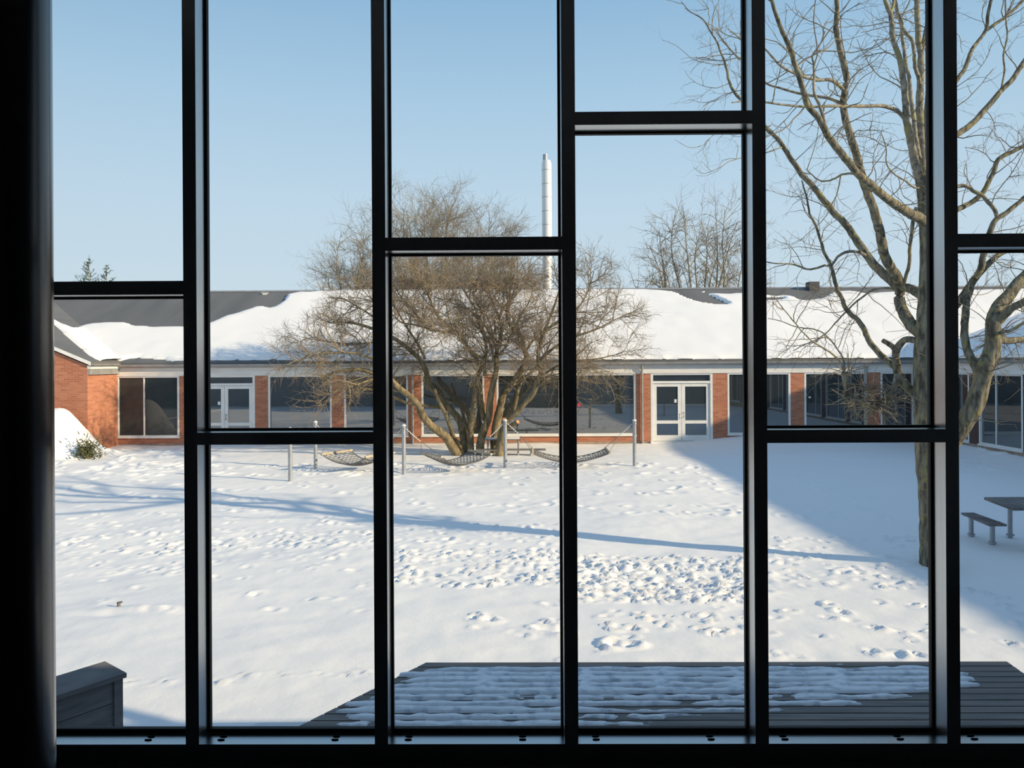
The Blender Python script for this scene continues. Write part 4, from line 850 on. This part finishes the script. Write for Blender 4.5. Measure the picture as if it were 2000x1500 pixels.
def hammock(A, B, lab, pr_, wbar=1.15):
    A = A.copy(); B = B.copy(); A[2] -= .08; B[2] -= .08
    ax = (B-A); ax[2] = 0; Ld = np.linalg.norm(ax); ax /= Ld; pr_ = np.array([*pr_, 0.]); pr_ /= np.linalg.norm(pr_)
    A = A+ax*.07; B = B-ax*.07; zbar = .50; zlow = .16
    r = thing('hammock', tuple((A+B)/2*np.array([1, 1, 0])), lab, 'hammock', 'rope hammocks')
    kn = [A+ax*.42*1.0+np.array([0, 0, -.38]), B-ax*.42+np.array([0, 0, -.38])]
    for P_, K_ in ((A, kn[0]), (B, kn[1])):
        c = MB(); n = 9; pts = smooth_path([P_, (P_+K_)/2+np.array([0, 0, -.02]), K_], n)
        for i in range(n-1):
            m_ = (pts[i]+pts[i+1])/2; d = (pts[i+1]-pts[i])*.62; c.tube([m_-d/2, m_, m_+d/2], [.010, .018, .010], 6)
        c.tube([P_, K_], .006, 6, cap=False)
        c.build('chain', M['chain'], r)
    sgn = (1, -1); bars = []
    for K_, s_ in zip(kn, sgn):
        cb = K_+ax*s_*.30; cb[2] = zbar; e0, e1 = cb-pr_*wbar/2, cb+pr_*wbar/2; bars.append((e0, e1))
        bb = MB(); bb.tube([e0-pr_*.03, e0, e1, e1+pr_*.03], [.032, .036, .036, .032], 10); bb.build('spreader_bar', M['bar'], r)
        rp_ = MB()
        for e_ in (e0, e1): rp_.tube([K_, e_+np.array([0, 0, .03])], .008, 5, cap=False)
        rp_.build('rope', M['rope'], r)
    NU, NV = 15, 6
    def S_(u, v):
        a0_ = bars[0][0]*(1-v)+bars[0][1]*v; a1_ = bars[1][0]*(1-v)+bars[1][1]*v; p_ = a0_*(1-u)+a1_*u
        s4 = 4*u*(1-u); p_[2] -= s4**.9*(zbar-zlow)*(.72+.28*4*v*(1-v)); 
        c_ = (bars[0][0]+bars[0][1])/2*(1-u)+(bars[1][0]+bars[1][1])/2*u
        p_[:2] = c_[:2]+(p_[:2]-c_[:2])*(1-.12*s4); return p_
    net = MB()
    for k in range(-NV, NU+1):
        for s_ in (1, -1):
            pts = []
            for j in range(NV*2+1):
                v = j/(NV*2); u = (k+v*NV)/NU if s_ == 1 else (k+(1-v)*NV)/NU
                if 0 <= u <= 1: pts.append(S_(u, v))
            if len(pts) > 1: net.tube(np.array(pts), .0095, 4, cap=False)
    for v in (0, 1): net.tube(np.array([S_(u, v) for u in np.linspace(0, 1, 25)]), .016, 5, cap=False)
    net.build('net', M['rope'], r)
hammock(posts[1], posts[2], 'left rope hammock with pale spreader bars, left of the trees', (.55, .84))
hammock(posts[2], posts[3], 'middle rope hammock hanging in front of the tree stems', (-.58, .81))
hammock(posts[3], posts[4], 'right rope hammock between tree stems and white doors', (.02, 1))

# ================================================================== SMALL THINGS IN THE YARD
def table_set(cx, cy, L, rot, ztop, zb, kindlab, full=True, top_w=.72, bench_w=.28, offs=.62, snow=False):
    pass
# picnic table behind the stems
pt = atZ(1012, 892); base = thing('picnic_table', (pt[0]-.3, pt[1]+.4, 0), 'snow dusted table with bench behind the tree stems', 'table')
tx0, tx1 = atY(944, 858, pt[1]+.6)[0], atY(1016, 858, pt[1]+.6)[0]; tz = atY(980, 857, pt[1]+.6)[2]
b = MB(); 
for i in range(4): b.box(tx0, tx1, pt[1]+.45+i*.15, pt[1]+.58+i*.15, tz-.04, tz)
b.build('table_top', M['plank'], base)
b = MB(); b.box(tx0+.02, tx1-.02, pt[1]+.47, pt[1]+1.02, tz+.001, tz+.035); b.build('table_snow', M['snow'], base)
for x_ in (tx0+.15, tx1-.06):
    for y_ in (pt[1]+.52, pt[1]+.97): b = MB(); b.cyl(x_, y_, -.1, tz-.04, .028, 10); b.build('leg', M['steel'], base)
bz = atY(1010, 878, pt[1])[2]; bx0, bx1 = atY(930, 878, pt[1])[0], atY(1066, 878, pt[1])[0]
bn = thing('bench', ((bx0+bx1)/2, pt[1], 0), 'low grey plank bench in front of the table behind the tree stems', 'bench')
b = MB(); b.box(bx0, bx1, pt[1]-.02, pt[1]+.12, bz-.035, bz); b.box(bx0, bx1, pt[1]+.14, pt[1]+.28, bz-.035, bz); b.build('seat', M['plank'], bn)
for px_ in (1012, 1037): 
    x_ = atY(px_, 880, pt[1])[0]; b = MB(); b.cyl(x_, pt[1]+.1, -.1, bz-.035, .028, 10); b.build('leg', M['steel'], bn)
x_ = bx0+.2; b = MB(); b.cyl(x_, pt[1]+.1, -.1, bz-.035, .028, 10); b.build('leg', M['steel'], bn)
# bench and table in the shade at the right
def slats(b, fl, fr_, nr_, nl_, z, t, n, gap=.015):
    for i in range(n):
        u0 = i/n; u1 = (i+1)/n-gap
        q_ = [fl*(1-u0)+fr_*u0, nl_*(1-u0)+nr_*u0, nl_*(1-u1)+nr_*u1, fl*(1-u1)+fr_*u1]
        b.hexa([(c_[0], c_[1], z-t) for c_ in q_], [(c_[0], c_[1], z) for c_ in q_])
zb_ = .40
FL, FR, NR_, NL_ = atZ(1877, 1001, zb_), atZ(1903, 1001, zb_), atZ(1968, 1024, zb_), atZ(1932, 1024, zb_)
bn = thing('bench', tuple(((FL+NR_)/2)*np.array([1, 1, 0])), 'grey slatted bench on steel posts in the blue shade beside the picnic table', 'bench')
b = MB(); slats(b, FL, FR, NR_, NL_, zb_, .035, 3, .04); b.build('seat', M['plank'], bn)
for px_, py_ in ((1897, 1045), (1938.5, 1061)):
    g = atZ(px_, py_); zt_ = zb_-.06
    b = MB(); b.cyl(g[0], g[1], -.1, zt_, .038, 14); b.tube([(g[0], g[1], .0), (g[0], g[1], .03)], .06, 14); b.build('leg', M['steel'], bn)
    b = MB(); b.box(g[0]-.13, g[0]+.13, g[1]-.03, g[1]+.03, zt_, zb_-.035); b.build('bracket', M['steel'], bn)
zt_ = .72
FL, NL_ = atZ(1922, 971, zt_), atZ(1978, 992, zt_); FR = FL+np.array([.85, .0, 0]); NR_ = NL_+np.array([.85, 0, 0])
tb_ = thing('picnic_table', tuple(((FL+NR_)/2)*np.array([1, 1, 0])), 'grey slatted table on steel posts at the right edge of the picture', 'table')
b = MB(); slats(b, FL, FR, NR_, NL_, zt_, .045, 6, .015); b.build('table_top', M['plank'], tb_)
for (px_, py_, dx_) in ((1973, 1046, 0), (1973, 1046, .0)):
    pass
g = atZ(1973, 1046)
for (gx_, gy_) in ((g[0], g[1]), (NL_[0]+.40, NL_[1]+.2)):
    b = MB(); b.cyl(gx_, gy_, -.1, zt_-.08, .038, 14); b.tube([(gx_, gy_, .0), (gx_, gy_, .03)], .065, 14); b.build('leg', M['steel'], tb_)
    b = MB(); b.box(gx_-.28, gx_+.3, gy_-.03, gy_+.03, zt_-.08, zt_-.045); b.build('bracket', M['steel'], tb_)
# stake in the snow at the left
g = atZ(232, 1189); z0 = gz(g[0], g[1])
b = MB(); b.tube([(g[0], g[1], z0-.1), (g[0], g[1], z0+.05)], .022, 8); b.tube([(g[0]-.02, g[1], z0+.05), (g[0]+.045, g[1], z0+.062)], .012, 6)
o = b.build('wooden_stake', M['plank']); tag(o, 'small stub of a stake sticking out of the snow at the left', 'stake')
